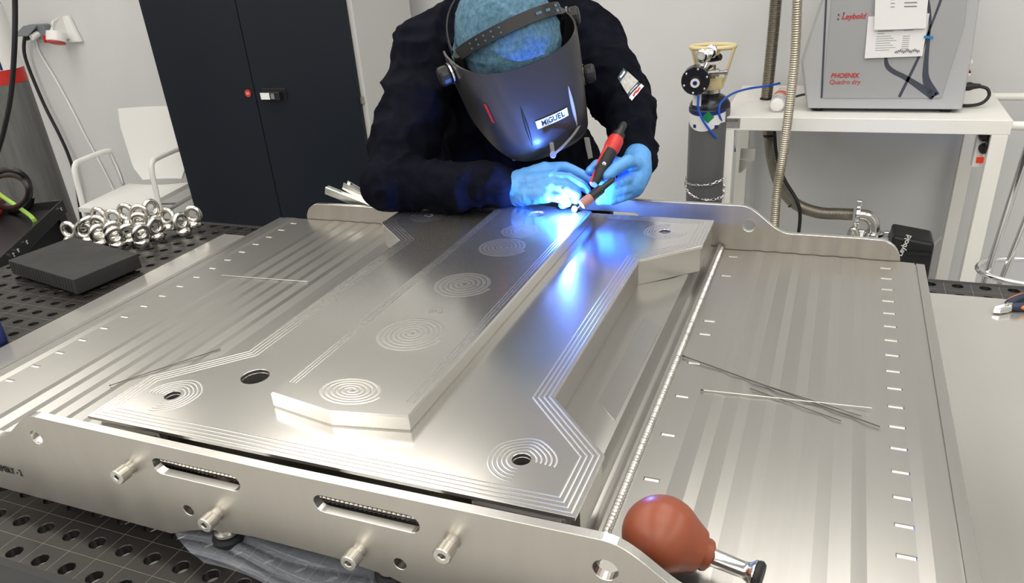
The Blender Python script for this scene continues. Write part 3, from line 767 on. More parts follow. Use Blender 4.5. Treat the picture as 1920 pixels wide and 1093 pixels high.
def chair():
    z = -.40
    fl, bl, br = U(150,400,z=z), U(243,355,z=z), U(362,352,z=z)
    fr = fl + (br-bl)
    mid = (fl+br)/2
    t = thing('armchair', 'white plastic chair with tubular armrests beside the dark cabinet', 'chair', loc=(mid.x,mid.y,FLOOR))
    xd = (br-bl).normalized(); yd = (bl-fl).normalized(); W = (br-bl).length; D = (bl-fl).length
    def at(u, v, h): return fl + xd*(u*W) + yd*(v*D) + Vector((0,0,h))
    g = [[at(j/10, i/12, .012*math.cos(pi*(j/10-.5))*-1 + .012 - .03*max(0,.12-i/12)) for j in range(11)] for i in range(13)]
    MB().sheet(g).build('seat', WHITEP, t, smooth=True, solid=.022)
    g = []
    for i in range(13):
        v = i/12; hw = .50-.10*abs(v-.75)*1.0
        if v < .25: hw = .33+.62*v
        g.append([at(.56+(j/10-.5)*2*hw*.94, 1.02+.10*v+.05*(1-(2*j/10-1)**2), .05+.38*v) for j in range(11)])
    MB().sheet(g).build('backrest', WHITEP, t, smooth=True, solid=.012)
    for u, s in ((-.06,-1),(1.06,1)):
        path = [at(u,.10,-.45),at(u,.12,-.10),at(u,.16,.05),at(u,.20,.185),at(u,.26,.225),at(u,.36,.232),at(u,.75,.232),at(u,.92,.225)]
        MB().tube(smooth_path(path,6), .0135, 12).build('armrest_frame', WHITEP, t, smooth=True)
        MB().tube([at(u,.92,.225), at(u,.97,.10), at(u,1.02,-.45)], .011, 12).build('rear_leg', CHROME, t, smooth=True)
    MB().tube([at(-.06,.5,-.03), at(1.06,.5,-.03)], .011, 10).build('cross_bar', CHROME, t)
    for u in (-.06,1.06): MB().tube([at(u,.14,-.03), at(u,.99,-.03)], .010, 10).build('side_bar', CHROME, t)
chair()

def sockets():
    yw = RY1
    def box_at(a, b, y0, y1): return (min(a.x,b.x), y0, min(a.z,b.z)), (max(a.x,b.x), y1, max(a.z,b.z))
    a, b = U(62,45,y=yw), U(103,70,y=yw)
    t = thing('wall_socket', 'grey double power socket with open flap on the wall', 'socket', loc=((a.x+b.x)/2,yw,b.z))
    MB().box(*box_at(a,b,yw-.05,yw-.001)).build('housing', GREYM, t, bevel=.008)
    mb = MB(); x0, x1 = min(a.x,b.x)-.02, max(a.x,b.x)-.05; z = a.z
    mb.hexa([(x0,yw-.13,z-.055),(x1,yw-.13,z-.055),(x1,yw-.05,z-.012),(x0,yw-.05,z-.012),(x0,yw-.13,z-.047),(x1,yw-.13,z-.047),(x1,yw-.05,z-.002),(x0,yw-.05,z-.002)])
    mb.build('flap', GREYM, t, bevel=.003)
    for dx in (.05,.10): MB().cyl((x0+dx,yw-.05,z-.05),(x0+dx,yw-.10,z-.065),.018,n=14).build('plug', WHITEP if dx > .06 else BLACK, t, bevel=.003)
    p0 = Vector((x0+.05,yw-.10,z-.067)); q0 = Vector((x0+.10,yw-.10,z-.067))
    black = [p0] + [U(px,py,y=yw-.05) for px,py in ((46,72),(48,110),(80,190),(110,250),(128,290),(140,330),(150,392))] + [U(156,440,y=yw-.05)]
    o = MB().tube(smooth_path(black,8), .010, 10).build('power_cable', BLACK, smooth=True)
    tag(o, 'black power cable hanging from the grey wall socket down past the white chair', 'cable')
    white = [q0] + [U(px,py,y=yw-.012) for px,py in ((68,78),(75,100),(105,150),(140,215),(160,255),(190,310),(215,360))]
    o = MB().tube(smooth_path(white,8), .005, 8).build('power_cable', WHITEP, smooth=True)
    tag(o, 'thin white cable running down the wall behind the chair', 'cable')
    a, b = U(110,30,y=yw), U(158,78,y=yw); xa, xb = a.x, b.x
    t = thing('industrial_socket', 'white industrial socket with red ring on the wall', 'socket', loc=((a.x+b.x)/2,yw,b.z))
    MB().hexa([(xa+.03,yw-.03,b.z),(xb,yw-.03,b.z),(xb,yw-.001,b.z),(xa+.03,yw-.001,b.z),(xa+.06,yw-.03,a.z),(xb-.04,yw-.03,a.z),(xb-.04,yw-.001,a.z),(xa+.06,yw-.001,a.z)]).build('back_plate', WHITEP, t, bevel=.008)
    MB().hexa([(xa+.02,yw-.13,b.z+.05),(xb-.07,yw-.13,b.z+.05),(xb-.07,yw-.03,b.z+.02),(xa+.02,yw-.03,b.z+.02),(xa+.07,yw-.10,a.z-.02),(xb-.09,yw-.10,a.z-.02),(xb-.08,yw-.03,a.z),(xa+.06,yw-.03,a.z)]).build('housing', WHITEP, t, bevel=.012)
    c = Vector(((xa+xb)/2-.03,yw-.09,b.z+.045)); d = Vector((0,-.35,-1)).normalized()
    MB().lathe(c, d, [(.05,-.02),(.052,.0),(.052,.03),(.046,.034)], 24).build('outlet', WHITEP, t, smooth=True)
    MB().lathe(c, d, [(.046,.033),(.049,.034),(.049,.041),(.03,.045)], 24).build('red_cap', RED, t, smooth=True)
    MB().box((c.x-.052,c.y-.05,c.z-.03),(c.x-.042,c.y-.03,c.z+.01)).build('cap_latch', RED, t, bevel=.002)
sockets()

def big_cylinder():
    xr_ = -2.835; r = .125; y = .9; cx_ = xr_-r+.01
    t = thing('gas_cylinder', 'tall grey gas cylinder with a red and white label at the left edge', 'gas cylinder', loc=(cx_,y,FLOOR))
    MB().lathe((cx_,y,FLOOR),(0,0,1),[(r-.01,0),(r,.015),(r,1.42),(r*.92,1.50),(r*.6,1.57),(r*.3,1.60),(.03,1.63),(.03,1.70)],40).build('shell', GREYCN, t, smooth=True)
    MB().lathe((cx_,y,FLOOR+1.70),(0,0,1),[(.028,0),(.028,.05),(.018,.06),(.018,.09)],16).build('valve', BOLT, t, smooth=True)
    zt, zm, zb = U(15,70,y=y).z, U(20,130,y=y).z, U(22,156,y=y).z
    def band(z0, z1, m, name, rr): 
        g = [[(cx_+rr*cos(a), y+rr*sin(a), zz) for a in np.linspace(-2.6,.9,30)] for zz in (z0,z1)]
        MB().sheet(g).build(name, m, t, smooth=True)
    band(zm, zt+.12, WHITEP, 'white_label', r+.0012); band(zb, zm, RED, 'red_label', r+.0012)
    p = U(8,116,y=y)
    for ch, dx in (('b',-.055),('a',-.02),('l',.012)):
        a = -.35+dx*6
        text(ch, .085, NAVYL, frame((cx_+(r+.003)*cos(a), y+(r+.003)*sin(a), p.z),(-sin(a),cos(a),0),(0,0,1)), 'label_lettering', t, bold=.01)
big_cylinder()
o = MB().tube(smooth_path([U(24,-60,y=.55),U(28,0,y=.55),U(27,90,y=.52),U(20,180,y=.50),U(6,250,y=.48),U(-8,300,y=.46),U(-20,380,y=.45)],8), .0085, 10).build('hanging_cable', BLACK, smooth=True)
tag(o, 'thick black cable hanging at the left edge in front of the grey cylinder', 'cable')

def cart():
    z = -.06
    a, b = U(116,374,z=z), U(20,463,z=z)
    t = thing('tool_trolley', 'black steel tool trolley with a rimmed tray at the left edge', 'trolley', loc=(b.x-.2,b.y+.2,FLOOR))
    x1 = max(a.x,b.x); d = (a-b); d.z = 0; d.normalize(); n = Vector((-d.y,d.x,0))       # n points away to the left
    L_ = (a-b).length; W = .55
    def at(u, v, h): q = b + d*(u) + n*(v); return Vector((q.x,q.y,h))
    def slab(u0,u1,v0,v1,h0,h1,name,m=BLKMET,bv=.003): return MB().hexa([at(u0,v0,h0),at(u1,v0,h0),at(u1,v1,h0),at(u0,v1,h0),at(u0,v0,h1),at(u1,v0,h1),at(u1,v1,h1),at(u0,v1,h1)]).build(name,m,t,bevel=bv)
    u0 = -.35
    slab(u0,L_,0,W,z-.035,z-.03,'tray_floor')
    slab(u0,L_,-.004,.004,z-.05,z,'tray_rim'); slab(u0,L_,W-.004,W+.004,z-.05,z,'tray_rim')
    slab(u0-.004,u0+.004,0,W,z-.05,z,'tray_rim'); slab(L_-.004,L_+.004,0,W,z-.05,z,'tray_rim')
    slab(u0,L_,0,W,FLOOR+.14,FLOOR+.16,'lower_shelf')
    slab(u0+.05,L_-.02,.03,W-.03,FLOOR+.17,z-.06,'drawer_body')
    for u in (u0+.02,L_-.02):
        for v in (.02,W-.02):
            q = at(u,v,0); MB().box((q.x-.015,q.y-.015,FLOOR+.06),(q.x+.015,q.y+.015,z-.04)).build('post', BLKMET, t)
            MB().cyl((q.x-.012,q.y,FLOOR+.03),(q.x+.012,q.y,FLOOR+.03),.03,n=16).build('caster', BLACKR, t)
    for u in (L_-.06,.10,.02,-.02):
        q = at(u,-.006,z-.02); MB().lathe(q, -n, [(.007,0),(.007,.004),(.004,.006)],12).build('rivet', CHROME, t)
    # coil of cable, red case, strap on the tray
    pts = []
    for i in range(64):
        a_ = i/63*2*pi*2.6; k_ = 1-.18*(i/63)
        p_ = U(14+46*k_*cos(a_)+5*sin(a_*.5), 362+40*k_*sin(a_)+6*cos(a_*.7), y=.42+.10*sin(a_*.8+1))
        pts.append((p_.x, p_.y, max(p_.z, z-.018)))
    o = MB().tube(smooth_path(pts,2), .0095, 10).build('cable_coil', BLACK, smooth=True)
    tag(o, 'loops of black cable coiled on the tray of the tool trolley', 'cable')
    q = U(-50,412,z=z-.03); du, dv = (q-b).dot(d), (q-b).dot(n)
    tt = thing('red_case', 'red and black tool case on the trolley at the left edge', 'tool case', loc=(q.x,q.y,z-.03))
    MB().hexa([at(du+-0.110,dv+-0.100,z-.0295),at(du+0.080,dv+-0.100,z-.0295),at(du+0.080,dv+0.120,z-.0295),at(du+-0.110,dv+0.120,z-.0295),at(du+-0.110,dv+-0.100,z+.09),at(du+0.070,dv+-0.100,z+.09),at(du+0.060,dv+0.120,z+.09),at(du+-0.110,dv+0.120,z+.09)]).build('shell', RED, tt, bevel=.015)
    MB().hexa([at(du+-0.115,dv+-0.105,z+.005),at(du+0.085,dv+-0.105,z+.005),at(du+0.085,dv+0.125,z+.005),at(du+-0.115,dv+0.125,z+.005),at(du+-0.115,dv+-0.105,z+.02),at(du+0.082,dv+-0.105,z+.02),at(du+0.080,dv+0.125,z+.02),at(du+-0.115,dv+0.125,z+.02)]).build('seam_band', BLACK, tt)
    pth = [U(-12,352,z=z+.10), U(0,366,z=z+.075), U(35,390,z=z+.04), U(62,410,z=z+.008), U(66,424,z=z-.03), U(64,440,z=z-.09), U(72,464,z=z-.16)]
    g = []
    for p in smooth_path(pth,5):
        g.append([p+Vector((-.004,-.006,.0)), p+Vector((.004,.006,.0))])
    o = MB().sheet(g).build('lime_strap', LIME, solid=.006)
    tag(o, 'lime green strap hanging over the rim of the tool trolley', 'strap')
cart()

# ================================================================== BACKGROUND, RIGHT
WZ = .088
WX0, WX1, WY0, WY1 = -.0815, .804, 1.46, 2.05
def white_table():
    t = thing('pump_table', 'white square-tube steel table carrying the grey pump', 'table', loc=((WX0+WX1)/2,(WY0+WY1)/2,FLOOR))
    MB().box((WX0,WY0,WZ-.046),(WX1,WY1,WZ)).build('table_top', WHITE, t, bevel=.002)
    for x in (WX0,WX1-.05):
        for y in (WY0,WY1-.05):
            MB().box((x,y,FLOOR),(x+.046,y+.046,WZ-.046)).build('leg', WHITE, t, bevel=.002)
    for z in (WZ+.03, WZ-.025):
        pass
    for py, yy in ((163,WY1-.1),(232,WY0+.03)):
        p = U(1893,py,y=yy); MB().cyl((WX1-.001,yy,WZ-.023),(WX1+.9,yy,WZ-.023),.014,n=16).build('side_rail', WHITE, t, smooth=True)
    a, b = U(1353,221,y=WY0), U(1387,240,y=WY0)
    pl = MB().box((a.x+.002,WY0-.0015,b.z),(b.x,WY0-.0002,a.z-.001)).build('maker_plate', BOLT, t)
    text('CALSOLFER', .0125, BLKINK, frame(((a.x+b.x)/2,WY0-.0018,a.z-.009),(1,0,0),(0,0,1)), 'lettering', t, bold=.012, xs=.78)
    mb = MB()
    for k, ww in enumerate((.040,.034,.030)):
        cxp = (a.x+b.x)/2; mb.box((cxp-ww/2,WY0-.0019,a.z-.019-.0055*k),(cxp+ww/2,WY0-.0016,a.z-.0175-.0055*k))
    mb.build('small_print', INK, t)
    for py in (349,360):
        q = U(1357,py,y=WY0); MB().lathe((WX0+.022,WY0,q.z),(0,-1,0),[(.007,0),(.007,.003),(.004,.005)],14).build('leg_bolt', BOLT, t, smooth=True)
    c1, c2 = U(1378,272,y=1.75), U(1418,293,y=1.75)
    MB().box((WX0+.047,1.70,c2.z),(c2.x,1.706,c1.z)).build('bracket', BOLT, t, bevel=.001)
    MB().hexa([(WX0+.047,1.69,c2.z-.05),(WX0+.055,1.69,c2.z-.05),(WX0+.055,1.70,c2.z-.05),(WX0+.047,1.70,c2.z-.05),(WX0+.047,1.69,c2.z),(WX0+.10,1.69,c2.z),(WX0+.10,1.70,c2.z),(WX0+.047,1.70,c2.z)]).build('bracket_gusset', BOLT, t)
white_table()

def pump():
    y0 = 1.55; zb = .101
    outl = [(1515,205),(1803,205),(1833,100),(1858,0)]
    q = lambda px, py, y=y0: U(px,py,y=y)
    t = thing('leak_detector', 'grey boxy vacuum leak detector with red lettering on the white table', 'machine', loc=(.43,y0+.17,WZ))
    ztop = .62
    L1, L2, L3 = q(1515,203), q(1505,118), q(1546,0)
    R1, R2, R3 = q(1803,203), q(1832,118), q(1856,0)
    sl = (L3.x-L2.x)/(L3.z-L2.z)
    front = [(L1.x,zb),(R1.x,zb),(R2.x-.02,R2.z+.0),(R2.x-.03,.45),(R2.x-.06,ztop),(L2.x+.08,ztop),(L2.x+.045,.45),(L2.x+.0,L2.z)]
    back = [(x+( .0), z) for x, z in front]
    n = len(front); mb = MB(); yb = y0+.36
    cxm = (L1.x+R1.x)/2
    fr = [(x, y0, z) for x, z in front]; md = [(cxm+(x-cxm)*1.035, y0+.05, z) for x, z in front]; bk = [(cxm+(x-cxm)*1.0, yb, z) for x, z in front]
    mb.add(fr+md+bk, [tuple(range(n)), tuple(range(3*n-1,2*n-1,-1))] + [(i+l*n,i+(l+1)*n,(i+1)%n+(l+1)*n,(i+1)%n+l*n) for l in (0,1) for i in range(n)])
    mb.build('housing', PUMPL, t, bevel=.004)
    # recessed-looking darker front panel standing proud by 2 mm, with dark side grooves
    A, B, C_, D = q(1542,184), q(1765,184), q(1823,0), q(1551,0)
    sx0 = (D.x-A.x)/(D.z-A.z); sx1 = (C_.x-B.x)/(C_.z-B.z); H = .60
    fp = [(A.x,A.z),(B.x,B.z),(B.x+sx1*(.36-B.z),.36),(B.x+sx1*(.36-B.z)-.02,H),(A.x+sx0*(H-A.z)+.02,H)]
    MB().prism(fp, 'y', y0-.003, y0+.002).build('front_panel', PUMPG, t, bevel=.0015)
    for (xa, za, xb, zb_, w_) in ((A.x-.003,A.z,A.x+sx0*(.5-A.z)-.003,.5,.003),):
        MB().hexa([(xa-w_,y0-.0012,za),(xa+w_,y0-.0012,za),(xa+w_,y0+.001,za),(xa-w_,y0+.001,za),(xb-w_,y0-.0012,zb_),(xb+w_,y0-.0012,zb_),(xb+w_,y0+.001,zb_),(xb-w_,y0+.001,zb_)]).build('panel_groove', PUMPD, t)
    yf = y0-.0034
    def ribbon(pix, wpx, name):
        pts = smooth_path([U(a,b,y=yf) for a, b in pix],8) if len(pix) > 2 else [U(a,b,y=yf) for a, b in pix]
        ws = np.interp(np.linspace(0,1,len(pts)), np.linspace(0,1,len(wpx)), wpx)/620.0
        top, bot = [], []
        for i, p in enumerate(pts):
            a = pts[max(0,i-1)]; b = pts[min(len(pts)-1,i+1)]; d = (b-a).normalized(); nn = Vector((-d.z,0,d.x))
            top.append(p+nn*ws[i]/2); bot.append(p-nn*ws[i]/2)
        MB().sheet([top,bot]).build(name, PUMPD, t, fix=False)
    ribbon([(1660,100),(1663,122),(1675,134),(1700,147),(1752,181)], (3,8,9,9,10,16), 'graphic_stripe')
    ribbon([(1686,182),(1724,104),(1745,50),(1764,0),(1775,-40)], (6,5,4,5,6), 'graphic_stripe')
    ribbon([(1752,181),(1737,150),(1736,120),(1741,70),(1744,40),(1741,10),(1735,-20)], (20,12,8,4,6,6), 'graphic_stripe')
    def T(s, px0, px1, py, m, **k):
        a = U(px0,py,y=yf-.0003); b = U(px1,py,y=yf-.0003)
        text(s, k.pop('size'), m, frame(((a.x+b.x)/2,yf-.0003,(a.z+b.z)/2),(1,0,0),(0,0,1)), 'lettering', t, **k)
    T('PHOENIX', 1556,1612,142, REDTX, size=.0205, bold=.022, shear=.15, xs=.98)
    T('Quadro dry', 1555,1613,154, REDTX, size=.0205, xs=.98, shear=.1)
    T('Leybold', 1576,1625,31, REDTX, size=.023, bold=.02, shear=.2, xs=.98)
    for px, py, a_, b_ in ((1573,28,1,1),(1572,36,1,0),(1583,25,0,1)):
        p = U(px,py,y=yf-.0003); MB().box((p.x-.003,yf-.0008,p.z-.003),(p.x+.001,yf-.0001,p.z+.003)).build('logo_corner', PUMPD, t)
    for xx in (L1.x+.03, R1.x-.04):
        for yy in (y0+.04, yb-.05): MB().cyl((xx,yy,WZ),(xx,yy,zb+.001),.018,n=16).build('rubber_foot', BLACKR, t)
    a_ = U(1826,112,y=y0+.05)
    for k, (mm, zz, hh) in enumerate(((WHITEP,.235,.010),(REDTX,.205,.006),(WHITEP,.197,.012))):
        MB().box((R2.x-.012+.001,y0+.06,zz),(R2.x-.004,y0+.14,zz+hh)).build('side_sticker', mm, t)
    p0 = U(1800,188,y=y0+.10); mbp = U(1830,172,y=y0+.10)
    MB().lathe((R1.x+.005,y0+.10,.155),(1,0,.05),[(.014,0),(.014,.02),(.010,.03),(.007,.05)],14).build('mains_plug', BLACK, t, smooth=True)
    path = [(R1.x+.05,y0+.10,.157),(R1.x+.075,y0+.09,.150),(R1.x+.083,y0+.085,.128),(R1.x+.066,y0+.08,.106),(R1.x+.03,y0+.085,.0965),(R1.x-.02,y0+.10,.0965)]
    MB().tube(smooth_path(path,8), .0055, 10).build('mains_cable', BLACK, t, smooth=True)
pump()

def papers():
    yf = 1.5455
    def sheet(corners, y, label, rows, scribble=False):
        p = [U(a,b,y=y) for a, b in corners]; c = sum(p, Vector())/4
        t = thing('paper_sheet', label, 'paper', 'paper sheets taped to the leak detector', (c.x,y,min(q.z for q in p)))
        n = 8; g = []
        for i in range(n+1):
            v = i/n; row = []
            for j in range(n+1):
                u = j/n; q = (p[0]*(1-u)+p[1]*u)*(1-v)+(p[3]*(1-u)+p[2]*u)*v
                row.append((q.x, y-.004*v*v-.0015*sin(3*u+1)*v, q.z))
            g.append(row)
        MB().sheet(g).build('page', PAPER, t, solid=.0004)
        mb = MB()
        for (u0,u1,v0,v1) in rows:
            qq = []
            for (u,v) in ((u0,v0),(u1,v0),(u1,v1),(u0,v1)):
                q = (p[0]*(1-u)+p[1]*u)*(1-v)+(p[3]*(1-u)+p[2]*u)*v; qq.append((q.x, y-.004*v*v-.0015*sin(3*u+1)*v-.0009, q.z))
            mb.add(qq, [(0,1,2,3)])
        mb.build('print_lines', INK, t, fix=False)
        if scribble:
            mb = MB(); pts = []
            for i in range(60):
                u = .52+.42*i/59; v = .86+.035*sin(i*1.3)+.02*sin(i*.37); q = (p[0]*(1-u)+p[1]*u)*(1-v)+(p[3]*(1-u)+p[2]*u)*v
                pts.append((q.x, y-.004*v*v-.0022, q.z))
            mb.tube(pts, .0007, 5); mb.build('handwriting', BLKINK, t)
    r1 = [(.30,.42,.06,.075),(.30,.43,.10,.115),(.68,.80,.06,.075),(.66,.82,.10,.115)]
    for k in range(7): r1 += [(.30,.38,.26+.06*k,.275+.06*k),(.56,.80,.24+.062*k,.262+.062*k)]
    r2 = [(.18,.45,.36,.375),(.62,.78,.36,.375),(.18,.30,.41,.425)]
    for k in range(7): r2 += [(.17,.42+.05*(k % 3),.48+.055*k,.492+.055*k),(.62,.74,.50+.05*k,.512+.05*k)]
    sheet([(1628,31),(1743,25),(1729,105),(1621,109)], yf-.001, 'lower paper sheet with handwriting taped to the leak detector', r2, True)
    sheet([(1643,-60),(1746,-60),(1735,53),(1639,56)], yf-.0065, 'upper paper sheet hanging over the other one on the leak detector', r1)
    a = U(1739,69,y=yf-.008)
    o = MB().hexa([a+Vector((-.010,0,-.004)),a+Vector((.017,0,-.007)),a+Vector((.017,.0005,-.007)),a+Vector((-.010,.0005,-.004)),a+Vector((-.010,0,.004)),a+Vector((.017,0,.001)),a+Vector((.017,.0005,.001)),a+Vector((-.010,.0005,.004))]).build('tape_strip', BLUET)
    tag(o, 'small strip of blue tape holding the paper on the leak detector', 'tape')
papers()

def corr(path, r, step=.0042, amp=.07, n=14):
    pts = resample(smooth_path(path, 14), step/2)
    return MB().tube(pts, [r*(1+(amp if i % 2 else -amp)) for i in range(len(pts))], n)
def hoses():
    yh = 1.80
    x0 = U(1437,186,z=WZ)
    tp = U(1460,-90,y=x0.y)
    path = [(tp.x+.05,tp.y,RZ-.002), (tp.x+.02,tp.y,tp.z+.5), tp, U(1455,0,y=x0.y), U(1447,90,y=x0.y), (x0.x,x0.y,WZ+.003)]
    t = thing('metal_hose', 'thick steel bellows hose going down through the white table to the black pump', 'hose', loc=x0)
    corr(path, .0205, .006).build('bellows_upper', HOSED, t, smooth=True)
    MB().lathe((x0.x,x0.y,WZ+.0005),(0,0,1),[(.024,0),(.024,.004),(.021,.005)],20).build('collar', BLACKR, t)
    low = [(x0.x,x0.y,WZ-.05), U(1443,262,y=1.78), U(1448,300,y=1.74), U(1462,345,y=1.70), U(1490,381,y=1.66), U(1532,398,y=1.62), U(1575,401,y=1.60), U(1600,402,y=1.60)]
    corr(low, .0215, .005, .03).build('bellows_lower', HOSED, t, smooth=True)
    e0 = U(1607,402,y=1.60); e1 = U(1638,422,y=1.60); e2 = U(1638,446,y=1.60)
    MB().tube(smooth_path([e0, U(1625,404,y=1.60), U(1636,414,y=1.60), e1, e2],6), .0205, 16).build('elbow_pipe', NICKEL, t, smooth=True)
    for c, ax in ((U(1608,402,y=1.60),Vector((1,0,0))),(U(1638,438,y=1.60),Vector((0,0,1)))):
        MB().lathe(c-ax*.008, ax, [(.030,0),(.033,.003),(.033,.013),(.030,.016)],22).build('clamp_ring', CHROME, t, smooth=True)
        o_ = Vector((0,0,1)) if ax.x > .5 else Vector((1,0,0))
        for s in (1,-1):
            q = c+o_*s*.042; MB().box((q.x-.010,q.y-.008,q.z-.012),(q.x+.010,q.y+.008,q.z+.012)).build('clamp_lug', CHROME, t, bevel=.003)
    for px, py in ((1443,254),(1487,380)):
        c = U(px,py,y=1.77 if py < 300 else 1.665); ax = Vector((.1,0,-1)) if py < 300 else Vector((.75,-.05,-.65))
        MB().lathe(c, ax, [(.0235,-.003),(.0245,0),(.0235,.003)],20).build('cable_tie', BLACK, t)
    cab = [U(1452,246,y=1.74),U(1456,290,y=1.71),U(1470,335,y=1.67),U(1492,372,y=1.63),U(1500,400,y=1.62),U(1497,440,y=1.62),U(1490,480,y=1.62)]
    o = MB().tube(smooth_path(cab,8), .0065, 10).build('black_cable', BLACK, smooth=True)
    tag(o, 'black cable tied along the thick steel hose under the white table', 'cable')
    tp = U(1499,-90,y=1.40)
    path = [(tp.x+.02,tp.y,RZ-.002),(tp.x+.01,tp.y,tp.z+.5),tp,U(1495,0,y=1.40),U(1490,110,y=1.40),U(1477,225,y=1.405),U(1465,310,y=1.40),U(1457,360,y=1.38),U(1451,440,y=1.35),U(1446,520,y=1.32)]
    o = corr(path, .0150, .0072, .10).build('metal_hose', HOSE, smooth=True)
    tag(o, 'thin ribbed steel hose hanging in front of the white table', 'hose')
    # turbo pump under the table
    y = 1.52
    a, b = U(1672,445,y=y), U(1742,520,y=y)
    t = thing('vacuum_pump', 'black vacuum pump below the white table behind the far end plate', 'pump', loc=((a.x+b.x)/2,y+.06,FLOOR))
    MB().hexa([(a.x-.01,y,-.60),(b.x+.0,y,-.60),(b.x,y+.16,-.60),(a.x-.01,y+.16,-.60),(a.x+.006,y+.02,a.z),(b.x,y+.02,a.z-.020),(b.x,y+.16,a.z-.02),(a.x+.006,y+.16,a.z)]).build('motor_cover', BLACK, t, bevel=.010)
    MB().cyl((a.x-.09,y+.08,-.58),(a.x-.09,y+.08,e2.z+.006),.055,n=24).build('pump_body', NICKEL, t, smooth=True)
    MB().box((a.x-.17,y-.02,FLOOR),(b.x+.03,y+.18,-.59)).build('stand', BLKMET, t, bevel=.004)
    p = U(1697,464,y=y); 
    text('Leybold', .026, WHITE, frame((a.x+.045,y+.006,a.z-.030),(.25,0,1),(-1,.0,.25)), 'lettering', t, bold=.012)
    MB().box((a.x+.055,y+.003,a.z-.062),(b.x-.008,y+.012,a.z-.052)).build('vent_slot', BLACKR, t)
    q0 = U(1598,440,y=1.58)
    MB().tube(smooth_path([U(1594,470,y=1.58),U(1594,440,y=1.58),U(1600,430,y=1.58),U(1606,440,y=1.58),U(1606,475,y=1.58)],6), .011, 12).build('port_tube', NICKEL, t, smooth=True)
hoses()

